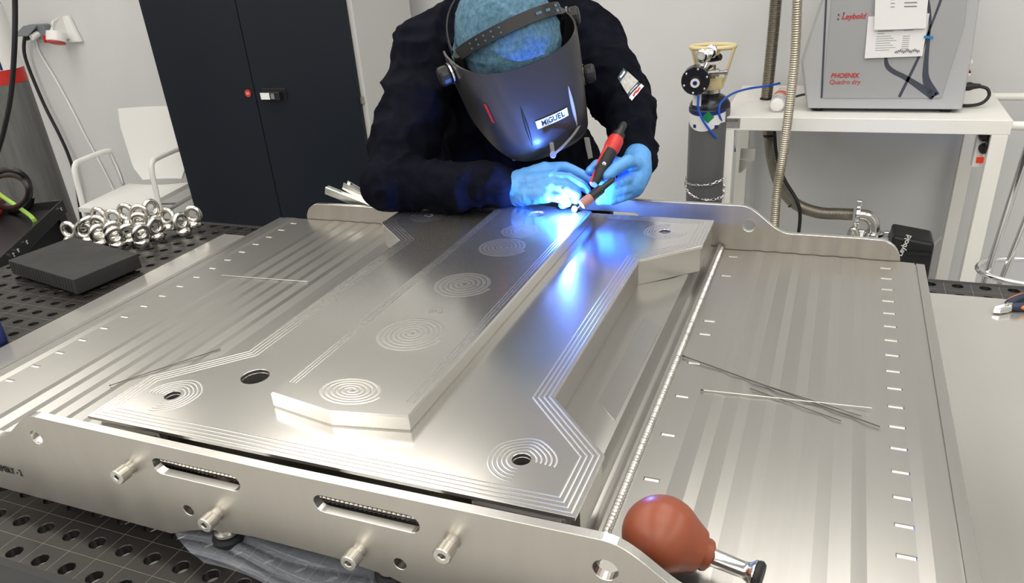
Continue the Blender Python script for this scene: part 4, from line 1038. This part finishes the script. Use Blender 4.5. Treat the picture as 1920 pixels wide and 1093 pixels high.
def argon():
    cx_, cy_, r = -.128, 1.49, .0715
    t = thing('gas_cylinder', 'slim grey gas cylinder with black shoulder and cream valve guard by the white table', 'gas cylinder', loc=(cx_,cy_,FLOOR))
    zs = U(1330,208,y=cy_-r).z; zt = U(1330,172,y=cy_).z
    MB().lathe((cx_,cy_,FLOOR),(0,0,1),[(r-.006,0),(r,.008),(r,zs-FLOOR)],40).build('body', CYLGR, t, smooth=True)
    MB().lathe((cx_,cy_,zs),(0,0,1),[(r,0)]+[(r*cos(a)*1.0, (zt-zs)*1.0*sin(a)) for a in np.linspace(.2,1.25,8)]+[(.024,zt-zs+.004)],40).build('shoulder', CYLBK, t, smooth=True)
    MB().lathe((cx_,cy_,zt-.004),(0,0,1),[(.032,0),(.034,.002),(.034,.014),(.026,.018),(.022,.04)],24).build('neck_ring', NICKEL, t, smooth=True)
    MB().lathe((cx_,cy_,zt+.012),(0,0,1),[(.042,0),(.045,.006),(.045,.03),(.040,.034)],28).build('guard_base', CREAM, t, smooth=True)
    zg = U(1335,84,y=cy_).z
    for s in (-1,1):
        g = []
        for i in range(9):
            v = i/8; g.append([(cx_+s*(.040+.030*v)+0, cy_+dy, zt+.03+(zg-zt-.04)*v) for dy in (-.020-.01*v,0,.020+.01*v)])
        MB().sheet(g).build('guard_post', CREAM, t, smooth=True, solid=.006)
    ring = [(cx_+.074*cos(a), cy_+.05*sin(a), zg-.006) for a in np.linspace(0,2*pi,33)[:-1]]
    MB().tube(ring, .008, 10, closed=True).build('guard_ring', CREAM, t, smooth=True)
    zv = zt+.06
    MB().cyl((cx_,cy_,zt+.03),(cx_,cy_,zv+.03),.014,n=16).build('valve_stem', HOSED, t, smooth=True)
    MB().lathe((cx_+.004,cy_-.02,zv+.055),(.9,-.4,.2),[(.010,-.02),(.012,.0),(.012,.03),(.008,.034)],14).build('valve_knob', BLACK, t, smooth=True)
    # labels
    def wrap(a0, a1, z0f, z1f, m, name, rr=r+.0008, n=20):
        g = [[(cx_+rr*cos(a), cy_+rr*sin(a), zf(a)) for a in np.linspace(a0,a1,n)] for zf in (z0f,z1f)]
        MB().sheet(g).build(name, m, t, smooth=True, fix=False)
    zl0 = U(1320,247,y=cy_-r).z; zl1 = U(1320,212,y=cy_-r).z
    am = -pi/2-.25
    wrap(am-1.15, am+1.25, lambda a: zl0+.028*min(1,abs(a-am)**2), lambda a: zl1+.008*abs(a-am)**2, PAPER, 'white_label')
    wrap(am-1.15, am+1.25, lambda a: zl1-.012+.008*abs(a-am)**2, lambda a: zl1+.003+.008*abs(a-am)**2, NAVYL, 'label_band', r+.0014)
    wrap(am-.62, am-.05, lambda a: U(1320,200,y=cy_-r).z, lambda a: U(1320,178,y=cy_-r).z, PAPER, 'shoulder_label', r*.985)
    a = am+.33; zc = (zl0+zl1)/2+.018
    dm = [(cx_+(r+.0022)*cos(a+d), cy_+(r+.0022)*sin(a+d), zc+h) for d, h in ((0,.021),(.30,0),(0,-.021),(-.30,0))]
    MB().add(dm, [(0,1,2,3)]) if False else None
    mbd = MB(); mbd.add(dm, [(0,1,2,3)]); mbd.build('hazard_diamond', GREEN, t, fix=False)
    for d_ in (-.35,.75):
        wrap(am+d_-.09, am+d_+.09, lambda a: zl0+.010, lambda a: zl0+.022, NAVYL, 'label_code', r+.0016, 4)
    # regulator
    rc = U(1304,152,y=cy_-.10)
    g = thing('gas_regulator', 'black and chrome gas regulator with round dial face on the slim cylinder', 'regulator', loc=(rc.x,rc.y,rc.z-.05))
    ax = Vector((.10,-.97,-.12)).normalized()
    MB().lathe(rc, ax, [(.030,-.045),(.045,-.04),(.0465,-.012),(.048,-.010),(.048,0),(.046,.002),(.02,.0025)],36).build('bonnet_flange', CYLBK, g, smooth=True)
    MB().lathe(rc, ax, [(.020,0),(.020,.018),(.0185,.022),(.0160,.023)],24).build('adjusting_knob', BLACK, g, smooth=True)
    MB().lathe(rc, ax, [(.0155,.0232),(.0155,.0240)],24).build('knob_label', PAPER, g)
    MB().lathe(rc, ax, [(.0075,.0242),(.0075,.0246)],18).build('knob_logo', NAVYL, g)
    X = Vector((ax.y,-ax.x,0)).normalized(); Y_ = ax.cross(X)
    for k in range(6):
        a = k*pi/3+.35; p = rc + X*.040*cos(a) + Y_*.040*sin(a)
        MB().lathe(p, ax, [(.0038,0),(.0038,.004),(.002,.005)],10).build('flange_screw', CHROME, g)
    for (px, py, dy) in ((1316,105,.01),(1332,97,.03)):
        c = U(px,py,y=cy_-.09+dy); MB().lathe(c, Vector((-.35,-.9,.12)), [(.021,-.028),(.0225,-.024),(.0225,0),(.020,.002),(.01,.0022)],26).build('pressure_gauge', CHROME, g, smooth=True)
        MB().cyl(c+Vector((0,.02,0)), rc+Vector((.01,.02,.0)), .006, n=10).build('gauge_stem', CHROME, g)
    MB().cyl(rc+Vector((.0,.035,.0)), (cx_,cy_-.012,zv+.02), .014, n=14).build('inlet_body', NICKEL, g, smooth=True)
    c = U(1345,136,y=cy_-.06)
    MB().lathe(c, (1,0,.05), [(.010,-.03),(.010,-.005),(.013,-.004),(.013,.006),(.007,.008),(.007,.022),(.009,.023),(.009,.034)],12).build('relief_valve', NICKEL, g, smooth=True)
    # blue tubes
    p1 = [U(1309,180,y=1.40),U(1309,200,y=1.40),U(1316,222,y=1.40),U(1330,243,y=1.41),U(1346,262,y=1.44),U(1360,272,y=1.52),U(1376,282,y=1.60)]
    o = MB().tube(smooth_path([rc+Vector((.0,.01,-.046))]+p1,8), .0042, 10).build('air_tube', BLUEP, smooth=True)
    tag(o, 'blue gas tube running from the regulator down behind the table leg', 'tube')
    p2 = [U(1378,283,y=1.61),U(1372,262,y=1.52),U(1352,225,y=1.44),U(1348,205,y=1.43),U(1354,190,y=1.45),U(1375,175,y=1.55),U(1405,166,y=1.68),U(1440,161,y=1.72),U(1462,156,y=1.76)]
    p2 = [Vector((p.x,p.y,max(p.z,WZ+.005) if p.y > 1.462 and k > 3 else p.z)) for k, p in enumerate(p2)]
    o = MB().tube(smooth_path(p2,8), .0042, 10).build('air_tube', BLUEP, smooth=True)
    tag(o, 'blue gas tube lying over the left end of the white table', 'tube')
    # chain
    ch = thing('safety_chain', 'thin steel chain around the slim gas cylinder', 'chain', loc=(cx_,cy_-r,U(1310,350,y=1.42).z))
    def links(path, n):
        pts = resample(smooth_path(path,16), .0125)
        for i in range(len(pts)-1):
            a, b = pts[i], pts[i+1]; d = (b-a).normalized(); s = (d.cross(Vector((0,0,1))) if i % 2 else d.cross(Vector((.9,.1,.2)))).normalized(); m_ = (a+b)/2
            loop = [m_+d*(.0085*cos(t))+s*(.0045*sin(t)) for t in np.linspace(0,2*pi,11)[:-1]]
            MB().tube(loop, .0012, 5, closed=True).build('chain_link', CHROME, ch, smooth=True)
    zc1 = U(1310,372,y=1.42).z; zc2 = U(1310,346,y=1.42).z; R_ = r+.006
    arcp = lambda a0, a1, z0, z1, sag: [(cx_+R_*cos(a), cy_+R_*sin(a), z0+(z1-z0)*k/9-sag*sin(pi*k/9)) for k, a in enumerate(np.linspace(a0,a1,10))]
    links(arcp(-pi-.1,-.25,zc2,zc1+.004,.026), 20); links(arcp(-pi-.1,-.35,zc2+.002,zc2+.02,.012), 20)
argon()

def spray_and_bits():
    a, b = U(1457,196,z=WZ+.028), U(1476,160,z=WZ+.028)
    t = thing('clear_tube', 'clear plastic canister with an orange band lying on the white table', 'canister', loc=(a.x,a.y,WZ))
    d = (b-a).normalized(); d.z = 0; L_ = .17; o = Vector((a.x,a.y,WZ+.0275))
    MB().lathe(o, d, [(.020,0),(.0265,.002),(.027,.01),(.027,L_),(.022,L_+.004)],28).build('canister', CLEAR, t, smooth=True)
    MB().lathe(o, d, [(.0273,.075),(.0276,.076),(.0276,.115),(.0273,.116)],28).build('orange_band', mat('orange_label', (.75,.12,.04), .5), t, smooth=True)
    MB().lathe(o, d, [(.0272,.03),(.0274,.031),(.0274,.072),(.0272,.073)],28).build('printed_band', mat('silver_label', (.55,.55,.56), .5, var=.4, nscale=120), t, smooth=True)
    MB().lathe(o, -d, [(.021,-.001),(.022,.001),(.016,.004),(.008,.005)],24).build('end_cap', WHITEP, t, smooth=True)
    # power strip hanging on the right leg
    y = WY0+.08; a, b = U(1836,246,y=y), U(1855,312,y=y)
    t = thing('power_strip', 'white power strip with a lit red switch hanging on the right table leg', 'power strip', loc=((a.x+b.x)/2,y,b.z))
    MB().box((a.x-.004,y-.022,b.z),(WX1-.052,y+.022,WZ-.047)).build('housing', WHITEP, t, bevel=.005)
    for py in (254,278):
        p = U(1845,py,y=y-.03); MB().lathe((p.x,y-.022,p.z),(0,-1,0),[(.016,0),(.016,.02),(.012,.026),(.008,.03)],18).build('plug', BLACK, t, smooth=True)
    p = U(1838,300,y=y-.024); MB().box((p.x-.012,y-.027,p.z-.010),(p.x+.014,y-.022,p.z+.010)).build('switch', GLOWR, t, bevel=.002)
    MB().tube(smooth_path([(p.x+.004,y-.05,U(1845,278,y=y).z),(p.x+.004,y-.06,p.z+.06),(p.x+.0,y-.03,WZ-.05)],6), .005, 8).build('plug_cable', BLACK, t)
    # chrome stand at the right edge
    y = 1.05
    r0, r1 = U(1922,292,y=y), U(1847,527,y=y); s0, s1 = U(1925,410,y=y+.05), U(1878,527,y=y+.05)
    t = thing('chrome_stand', 'chrome tube stand with leaning legs at the right edge', 'stand', loc=(r1.x+.1,y,FLOOR))
    def ext(p, q, z): d = q-p; return q + d*((z-q.z)/d.z)
    zr = U(1860,512,y=y).z
    MB().tube([r0+(r0-r1)*.6, ext(r0,r1,FLOOR)], .0095, 14).build('leg', CHROME, t, smooth=True)
    MB().tube([s0+(s0-s1)*1.2, ext(s0,s1,FLOOR)], .0095, 14).build('leg', CHROME, t, smooth=True)
    ring = [(r1.x+.13+.15*cos(a), y+.03+.10*sin(a), zr) for a in np.linspace(0,2*pi,41)[:-1]]
    MB().tube(ring, .008, 12, closed=True).build('ring', CHROME, t, smooth=True)
    o = MB().tube(smooth_path([U(1800,405,y=2.08),U(1770,440,y=2.08),U(1748,465,y=2.08),U(1720,520,y=2.08)],6), .005, 8).build('wall_cable', WHITEP, smooth=True)
    tag(o, 'thin white cable on the wall right of the black vacuum pump', 'cable')
    o = MB().tube(smooth_path([U(1492,181,y=1.62),U(1503,178,y=1.62),U(1515,176,y=1.62)],6), .004, 8).build('signal_cable', BLACK, smooth=True)
    tag(o, 'short black cable end beside the leak detector on the white table', 'cable')
spray_and_bits()

# ================================================================== THE WELDER
Vw = -CF
def cv(a, b, c): return CR*a + CU*b + Vw*c
UPH = cv(-.24,.72,.645).normalized()
EH = cv(.86,.487,-.12); EH = (EH - UPH*EH.dot(UPH)).normalized()       # to the welder's left
FWH = -(UPH.cross(EH)) if (UPH.cross(EH)).dot(cv(.473,-.551,.687)) < 0 else UPH.cross(EH)
HO = P(959,100,1.585)
def H(x, y, z): return HO + EH*x + FWH*y + UPH*z
shL, shR = P(806,100,1.82), P(1098,82,1.88)
elL, elR = P(737,346,1.70), P(1183,208,1.77)
wrL, wrR = P(938,353,1.605), P(1186,302,1.63)
nb = P(955,45,1.87); chest = P(955,130,1.99); belly = P(948,260,2.02); hip = Vector((-.46,.64,.03))
sd = (shR-shL); sd.z = 0; sd.normalize()
def figure(g, arms=True, legs=True, head=True, low=1.0):
    mb = MB()
    capsule(mb, nb, .085+g, chest, .125+g); capsule(mb, chest, .125+g, belly, .125+g); capsule(mb, belly, .125+g, hip, .13+g)
    for s in (-1,1):
        capsule(mb, chest+sd*s*.085, .105+g, belly+sd*s*.075, .10+g); capsule(mb, belly+sd*s*.075, .10+g, hip+sd*s*.08, .11+g)
    capsule(mb, shL.lerp(nb,.45), .085+g, shR.lerp(nb,.45), .085+g)
    capsule(mb, shL.lerp(nb,.5), .085+g, shL, .068+g); capsule(mb, shR.lerp(nb,.5), .085+g, shR, .068+g)
    capsule(mb, shL, .068+g, elL, .044+g); capsule(mb, elL, .044+g, wrL, .026+g*.8)
    capsule(mb, shR, .068+g, elR, .044+g); capsule(mb, elR, .044+g, wrR, .026+g*.8)
    return mb
body = figure(0.0)
for s in (-1,1):
    hj = hip+sd*s*.095; kn = hj+Vector((0,-.02,-.44)); an = Vector((kn.x,kn.y+.04,FLOOR+.09))
    capsule(body, hj, .085, kn, .055); capsule(body, kn, .055, an, .036); capsule(body, an+Vector((0,0,-.04)), .035, an+Vector((0,-.14,-.06)), .026)
capsule(body, nb, .06, H(0,-.035,-.06), .055); ellipsoid(body, H(0,0,.035), EH*.077, FWH*.098, UPH*.112)
ellipsoid(body, H(0,.045,-.06), EH*.055, FWH*.055, UPH*.065)                       # jaw
capsule(body, H(0,.098,.02), .010, H(0,.112,-.02), .014); capsule(body, H(-.025,.088,-.055), .008, H(.025,.088,-.055), .008)   # nose, mouth
for s in (-1,1): ellipsoid(body, H(s*.080,-.005,.0), EH*.012, FWH*.020, UPH*.032); ellipsoid(body, H(s*.033,.088,.025), EH*.014, FWH*.012, UPH*.010)
person = fuse(body, 'person', SKIN, .009, None, 3)
tag(person, 'person in a dark navy jacket bent over the workpiece, welding with blue gloves', 'person')
def folds(co, no):
    q = co*np.array([1,1,1])
    a = 1-np.abs(vnoise(q*13+3, 1)); b = 1-np.abs(vnoise(q*27+9, 2)); c = vnoise(q*60, 3)
    return (a*a-.4)*.017 + (b*b-.4)*.007 + c*.0010
jk = figure(.020)
capsule(jk, nb+Vector((0,0,.0)), .085, H(0,-.10,-.03), .082)                        # collar
jacket = fuse(jk, 'jacket', JACK, .0062, person, 5, folds)
tr = MB()
for s in (-1,1):
    hj = hip+sd*s*.095; kn = hj+Vector((0,-.02,-.44)); an = Vector((kn.x,kn.y+.04,FLOOR+.10))
    capsule(tr, hj, .10, kn, .075); capsule(tr, kn, .075, an, .062)
capsule(tr, hip-sd*.08+Vector((0,0,-.05)), .125, hip+sd*.08+Vector((0,0,-.05)), .125)
fuse(tr, 'trousers', TROU, .011, person, 4)
for s in (-1,1):
    hj = hip+sd*s*.095; an = Vector((hj.x,hj.y+.02,FLOOR+.055)); sh = MB()
    capsule(sh, an+Vector((0,.06,-.008)), .046, an+Vector((0,-.06,-.008)), .045); capsule(sh, an+Vector((0,-.06,-.010)), .044, an+Vector((0,-.17,-.016)), .038); capsule(sh, an+Vector((0,.04,0)), .046, an+Vector((0,.04,.06)), .048)
    fuse(sh, 'shoe', BLACKR, .008, person, 3)

# gloved hands: five separate fingers each, one skin per glove
def finger(mb, pts, r0, r1):
    for i in range(len(pts)-1):
        a = r0+(r1-r0)*i/(len(pts)-1); b = r0+(r1-r0)*(i+1)/(len(pts)-1)
        capsule(mb, P(*pts[i]), a, P(*pts[i+1]), b, 14, 5)
def glove_skin(co, no):
    a = 1-np.abs(vnoise(co*55, 5)); b = 1-np.abs(vnoise(co*120, 6))
    return (a*a-.4)*.0010 + (b*b-.4)*.0005
ha = MB()
W0 = P(958,353,1.613)
K = [(1022,316,1.573),(1034,332,1.553),(1034,350,1.546),(1026,367,1.546)]
for i, (kx, ky, kd) in enumerate(K):
    capsule(ha, W0.lerp(P(975,335+12*i,1.603),.7), .024, P(kx,ky,kd), .0145)
capsule(ha, P(985,345,1.598), .030, P(1015,342,1.573), .024)
capsule(ha, P(945,353,1.623), .034, P(975,352,1.603), .032)
finger(ha, [K[0],(1060,313,1.558),(1088,325,1.556),(1106,336,1.553)], .0125, .0085)
finger(ha, [K[1],(1066,334,1.536),(1090,346,1.536),(1100,356,1.543)], .0125, .0085)
finger(ha, [K[2],(1062,354,1.530),(1082,365,1.533),(1080,376,1.546)], .0120, .0085)
finger(ha, [K[3],(1050,371,1.533),(1064,380,1.540),(1054,385,1.554)], .0110, .0080)
finger(ha, [(982,335,1.608),(1024,322,1.600),(1066,328,1.588),(1096,342,1.573)], .0160, .0090)
gA = fuse(ha, 'glove', NITR, .0027, person, 4, glove_skin); gA['label'] = 'glove on the hand that guides the filler rod'
hb = MB()
capsule(hb, P(1194,298,1.615), .032, P(1190,322,1.59), .036); capsule(hb, P(1190,322,1.59), .036, P(1184,345,1.575), .030)
capsule(hb, P(1180,318,1.575), .024, P(1176,352,1.57), .022)
finger(hb, [(1178,312,1.575),(1146,302,1.572),(1120,308,1.558),(1106,320,1.545)], .0135, .0090)
finger(hb, [(1196,312,1.57),(1178,303,1.535),(1154,316,1.517),(1139,330,1.508)], .0165, .0105)
finger(hb, [(1194,330,1.57),(1172,338,1.545),(1150,347,1.540),(1128,346,1.546)], .0130, .0095)
finger(hb, [(1194,345,1.575),(1172,355,1.55),(1148,362,1.545),(1126,360,1.552)], .0125, .0090)
finger(hb, [(1190,358,1.58),(1170,369,1.558),(1146,376,1.552),(1124,377,1.556)], .0115, .0085)
gB = fuse(hb, 'glove', NITR, .0027, person, 4, glove_skin); gB['label'] = 'glove on the hand that holds the torch'

# bouffant cap
capm = MB(); ellipsoid(capm, H(0,.002,.036), EH*.102, FWH*.124, UPH*.116, 36, 24)
ellipsoid(capm, H(-.080,-.045,.010), EH*.028, FWH*.04, UPH*.045)
fuse(capm, 'hair_net', CAPM, .0045, person, 4, lambda co, no: (1-np.abs(vnoise(co*38, 11)))**2*.004 + vnoise(co*90, 12)*.0012)

# patches on the jacket
jb = bvh_of(jacket)
quad = [(1158,147),(1168,128),(1206,163),(1184,190)]
def sub(q, t0, t1):
    L_ = lambda a, b, t: (a[0]+(b[0]-a[0])*t, a[1]+(b[1]-a[1])*t)
    return [L_(q[0],q[3],t0), L_(q[1],q[2],t0), L_(q[1],q[2],t1), L_(q[0],q[3],t1)]
for t0, t1, m_, off in ((0,1,SLATE,.0015),(.20,.72,mat('patch_grey',(.45,.44,.42),.8,var=.25,nscale=160),.0026),(.86,1.0,PAPER,.0026),(.90,.965,REDTX,.0034),(.06,.13,PAPER,.0034),(.77,.80,PAPER,.0030)):
    q = sub(quad, t0, t1)
    if m_ in (REDTX,) or (m_ is PAPER and t1 < .85):
        q = [tuple(np.array(q[0])*.8+np.array(q[1])*.2), tuple(np.array(q[0])*.2+np.array(q[1])*.8), tuple(np.array(q[3])*.2+np.array(q[2])*.8), tuple(np.array(q[3])*.8+np.array(q[2])*.2)]
    skin_patch(jb, q, 8, 8, off).build('sleeve_patch', m_, person, smooth=True, fix=False)
skin_patch(jb, [(920,236),(931,234),(972,300),(962,302)], 3, 16, .003).build('lanyard', STRAPG, person, smooth=True, fix=False)
skin_patch(jb, [(1093,258),(1103,258),(1110,296),(1101,298)], 3, 8, .003).build('name_badge', mat('badge',(.35,.35,.34),.6), person, smooth=True, fix=False)

# ------------------------------------------------------------------ welding helmet
helmet = thing('welding_helmet', 'charcoal welding helmet with a white name label worn by the welder', 'helmet', loc=HO)
TH = radians(104)
def shell_pt(th, v, off=0.0):
    """th angle from the face centre line, v 0 at the rim, 1 at the chin edge"""
    a_ = abs(th)/TH
    zt_ = .018 + .030*a_**1.6; zb_ = -.178 + .085*a_**2.6
    z = zt_ + (zb_-zt_)*v
    w_ = min(1, max(0, (z+.18)/.22)); w_ = w_*w_*(3-2*w_)
    ax_ = .112+.022*w_ + off; by = float(np.interp(z, (-.178,-.165,-.13,-.05,.05), (.136,.145,.150,.142,.124))) + off
    # squarish front: superellipse
    c_, s_ = cos(th), sin(th); e = 2/2.7
    return (ax_*math.copysign(abs(s_)**e, s_), by*math.copysign(abs(c_)**e, c_)*(1.0 if c_ > 0 else .7), z)
def shell_grid(t0, t1, v0, v1, nt, nv, off): return [[H(*shell_pt(t0+(t1-t0)*j/nt, v0+(v1-v0)*i/nv, off)) for j in range(nt+1)] for i in range(nv+1)]
sh_ = MB().sheet(shell_grid(-TH,TH,0,1,56,26,0)).build('shell', HELM, helmet, smooth=True, solid=.004)
# pressed ribs left and right of the name label
for th, w_ in ((-.34,.010),(.30,.010)):
    pts = [H(*shell_pt(th*(1+.10*i/12), .36+.44*i/12, .0005)) for i in range(13)]
    MB().tube(pts, [.0004+.0034*sin(pi*i/12)**.8 for i in range(13)], 8).build('pressed_rib', BLACK if th < 0 else PUMPL, helmet, smooth=True)
MB().sheet(shell_grid(-.20,.19,.545,.630,10,3,.0022)).build('name_label', PAPER, helmet, fix=False)
A, B = Vector(H(*shell_pt(-.12,.535,.004))), Vector(H(*shell_pt(.27,.535,.004))); upv = Vector(H(*shell_pt(-.03,.54,.004)))-Vector(H(*shell_pt(-.03,.68,.004)))
letters = 'MIGUEL'; ths = [math.copysign((abs(q)/.133)**(2.7/2), q) for q in (-.0226,-.0142,-.0063,.0050,.0154,.0246)]
for ch, th in zip(letters, ths):
    c = Vector(H(*shell_pt(th,.588,.0026))); dx = Vector(H(*shell_pt(th+.03,.588,.0026)))-Vector(H(*shell_pt(th-.03,.588,.0026)))
    text(ch, .0150, BLKINK, frame(c, dx, upv), 'name_lettering', helmet, bold=.015)
MB().sheet(shell_grid(-1.00,-.94,.34,.56,3,6,.0015)).build('red_logo', RED, helmet, fix=False)
for s, (x, y, z) in ((-1,(-.138,.0,.012)),(1,(.142,-.005,.020)),(1,(.128,.050,-.085))):
    c = H(x,y,z); ax = EH*s if y == 0 else (EH*.8+FWH*.45)
    MB().lathe(c, ax, [(.012,-.012),(.012,.002),(.019,.004),(.020,.008),(.020,.020),(.016,.024),(.008,.025)],14).build('adjusting_knob', BLACK, helmet, smooth=False, bevel=.001)
    MB().lathe(c, ax, [(.022,-.002),(.022,.002)],20).build('knob_washer', CHROME, helmet)
def strap(g0, g1, width, m_, name, r=.108, a0=-80, a1=80, holes=False):
    """band over the cap in the plane of the ear axis and the direction g"""
    row = []
    n = 40
    for i in range(n+1):
        a = radians(a0+(a1-a0)*i/n); g = FWH*g1+UPH*g0
        s_ = Vector(EH)*sin(a)*.116 + g.normalized()*cos(a)*.1345
        c = H(0,-.004,.036)+s_; w_ = (UPH*g1*-1+FWH*g0).normalized()*width/2
        row.append((c-w_, c+w_))
    MB().sheet([[p[0] for p in row],[p[1] for p in row]]).build(name, m_, helmet, smooth=True, solid=.003, fix=False)
    if holes:
        for i in list(range(6,16,2)):
            m1 = (row[i][0]+row[i][1])/2; n1 = (m1-H(0,-.004,.036)).normalized(); t = (row[i+1][0]-row[i][0]).normalized(); w_ = (row[i][1]-row[i][0]).normalized()
            for k in (-.005,.005):
                q = m1+n1*.0031+w_*k; MB().lathe(q, n1, [(.0019,0),(.0019,.0008)],8).build('strap_hole', CAPM, helmet)
        for i in (24,27,31,34):
            m1 = (row[i][0]+row[i][1])/2; n1 = (m1-H(0,-.004,.036)).normalized(); t = (row[i+1][0]-row[i][0]).normalized(); w_ = (row[i][1]-row[i][0]).normalized()
            for k in ((-.005,.005) if i > 28 else (0,)):
                q = m1+n1*.0029+w_*k; L2 = .007; h2 = .0026
                MB().hexa([q-t*L2-w_*h2,q+t*L2-w_*h2,q+t*L2+w_*h2,q-t*L2+w_*h2]+[p+n1*.001 for p in (q-t*L2-w_*h2,q+t*L2-w_*h2,q+t*L2+w_*h2,q-t*L2+w_*h2)]).build('strap_slot', CAPM, helmet)
strap(.46,.89,.024,BLACK,'headband', holes=True); strap(.55,-.75,.016,BLACK,'rear_strap', a0=-85, a1=-30)
strap(.02,1.0,.020,BLACK,'brow_band') if False else None
for s in (-1,1):
    MB().tube([H(s*.112,.0,.0),H(s*.116,.02,.05)], .011, 12).build('ratchet_block', BLACK, helmet, smooth=True)
q0, q1 = H(*shell_pt(.05,1.0,-.012)), None
MB().box((0,0,0),(0.001,0.001,0.001)) 
a = P(1034,268,1.535); b = P(1037,290,1.53); c = P(1080,246,1.575); d_ = P(1096,215,1.605)
MB().tube([a, b], .0045, 8).build('chin_lever', STRAPG, helmet)
MB().cyl(b-Vw*.004, b+Vw*.004, .0065, n=12).build('chin_pivot', STRAPG, helmet)
MB().tube(smooth_path([b, P(1058,272,1.545), c, d_],6), .0028, 8).build('chin_cord', STRAPG, helmet)

# ------------------------------------------------------------------ torch and arc
torch = thing('welding_torch', 'red and black TIG welding torch held over the seam', 'torch', loc=P(1112,350,1.50))
t0, t1 = P(1159,254,1.555), P(1113,346,1.502); ax = (t1-t0).normalized(); L_ = (t1-t0).length
MB().lathe(t0, ax, [(.010,-.006),(.0135,-.004),(.0140,.008),(.0150,.012)],20).build('end_sleeve', BLACK, torch, smooth=True)
MB().lathe(t0, ax, [(.0150,.010),(.0165,.013),(.0168,.034),(.0150,.044),(.0142,.046)],20).build('red_collar', RED, torch, smooth=True)
MB().lathe(t0, ax, [(.0140,.040),(.0142,.055),(.0135,L_*.75),(.0105,L_*.88),(.0085,L_)],20).build('grip', BLACKR, torch, smooth=True)
side = ax.cross(Vw).normalized()
sgn = 1 if side.dot(CR) < 0 else -1
MB().tube([t0+ax*.03+side*sgn*.010+Vw*.006, t0+ax*(L_*.6)+side*sgn*.0095+Vw*.004, t0+ax*L_+side*sgn*.006+Vw*.003], [.006,.0048,.0035], 10).build('red_stripe', RED, torch, smooth=True)
MB().lathe(t0+ax*(L_*.62)+Vw*.012, Vw, [(.004,0),(.004,.003),(.002,.004)],12).build('trigger', CHROME, torch)
h0, h1 = P(1149,337,1.497), P(1088,386,1.487); hx = (h1-h0).normalized(); HL = (h1-h0).length
MB().lathe(h0, hx, [(.003,-.002),(.0055,0),(.0060,HL*.30),(.0095,HL*.36),(.0098,HL*.66),(.0088,HL*.68)],20).build('torch_head', BLACK, torch, smooth=True)
MB().lathe(h0, hx, [(.0088,HL*.66),(.0098,HL*.70),(.0090,HL*.96),(.0062,HL*.965)],20).build('ceramic_nozzle', mat('ceramic_nozzle',(.42,.20,.17),.5), torch, smooth=True)
MB().lathe(h0, hx, [(.0013,HL*.95),(.0013,HL*1.06),(.0002,HL*1.10)],10).build('tungsten', BOLT, torch)
MB().tube(smooth_path([t0, t0-ax*.03-Vw*.01, P(1170,235,1.66), P(1178,225,1.76)],6), .0085, 12).build('torch_cable', BLACK, torch, smooth=True)
frod = thing('filler_rod', 'filler rod between the fingers, reaching into the bright arc', 'welding rod', loc=P(1092,352,1.52))
MB().tube([P(1020,322,1.56), P(1080,378,1.496)], .0009, 8).build('wire', RODL, frod)
ARC = U(1077,392,z=.2050)
arc_o = thing('welding_arc', 'blinding blue-white welding arc under the torch nozzle', 'welding arc', loc=ARC)
mbx = MB(); ellipsoid(mbx, ARC, Vector((.0055,0,0)), Vector((0,.0055,0)), Vector((0,0,.0065)), 16, 10)
mbx.build('plasma', mat('arc_plasma', (1,1,1), .5, emit=(.55,.75,1.0), estr=14.0), arc_o, smooth=True)
ld = bpy.data.lights.new('arc_light', 'POINT'); ld.energy = ARC_W; ld.color = (.09,.24,1.0); ld.shadow_soft_size = .006
lo = bpy.data.objects.new('arc_light', ld); COL.objects.link(lo); lo.parent = arc_o; lo.location = (-.008,-.036,.017)
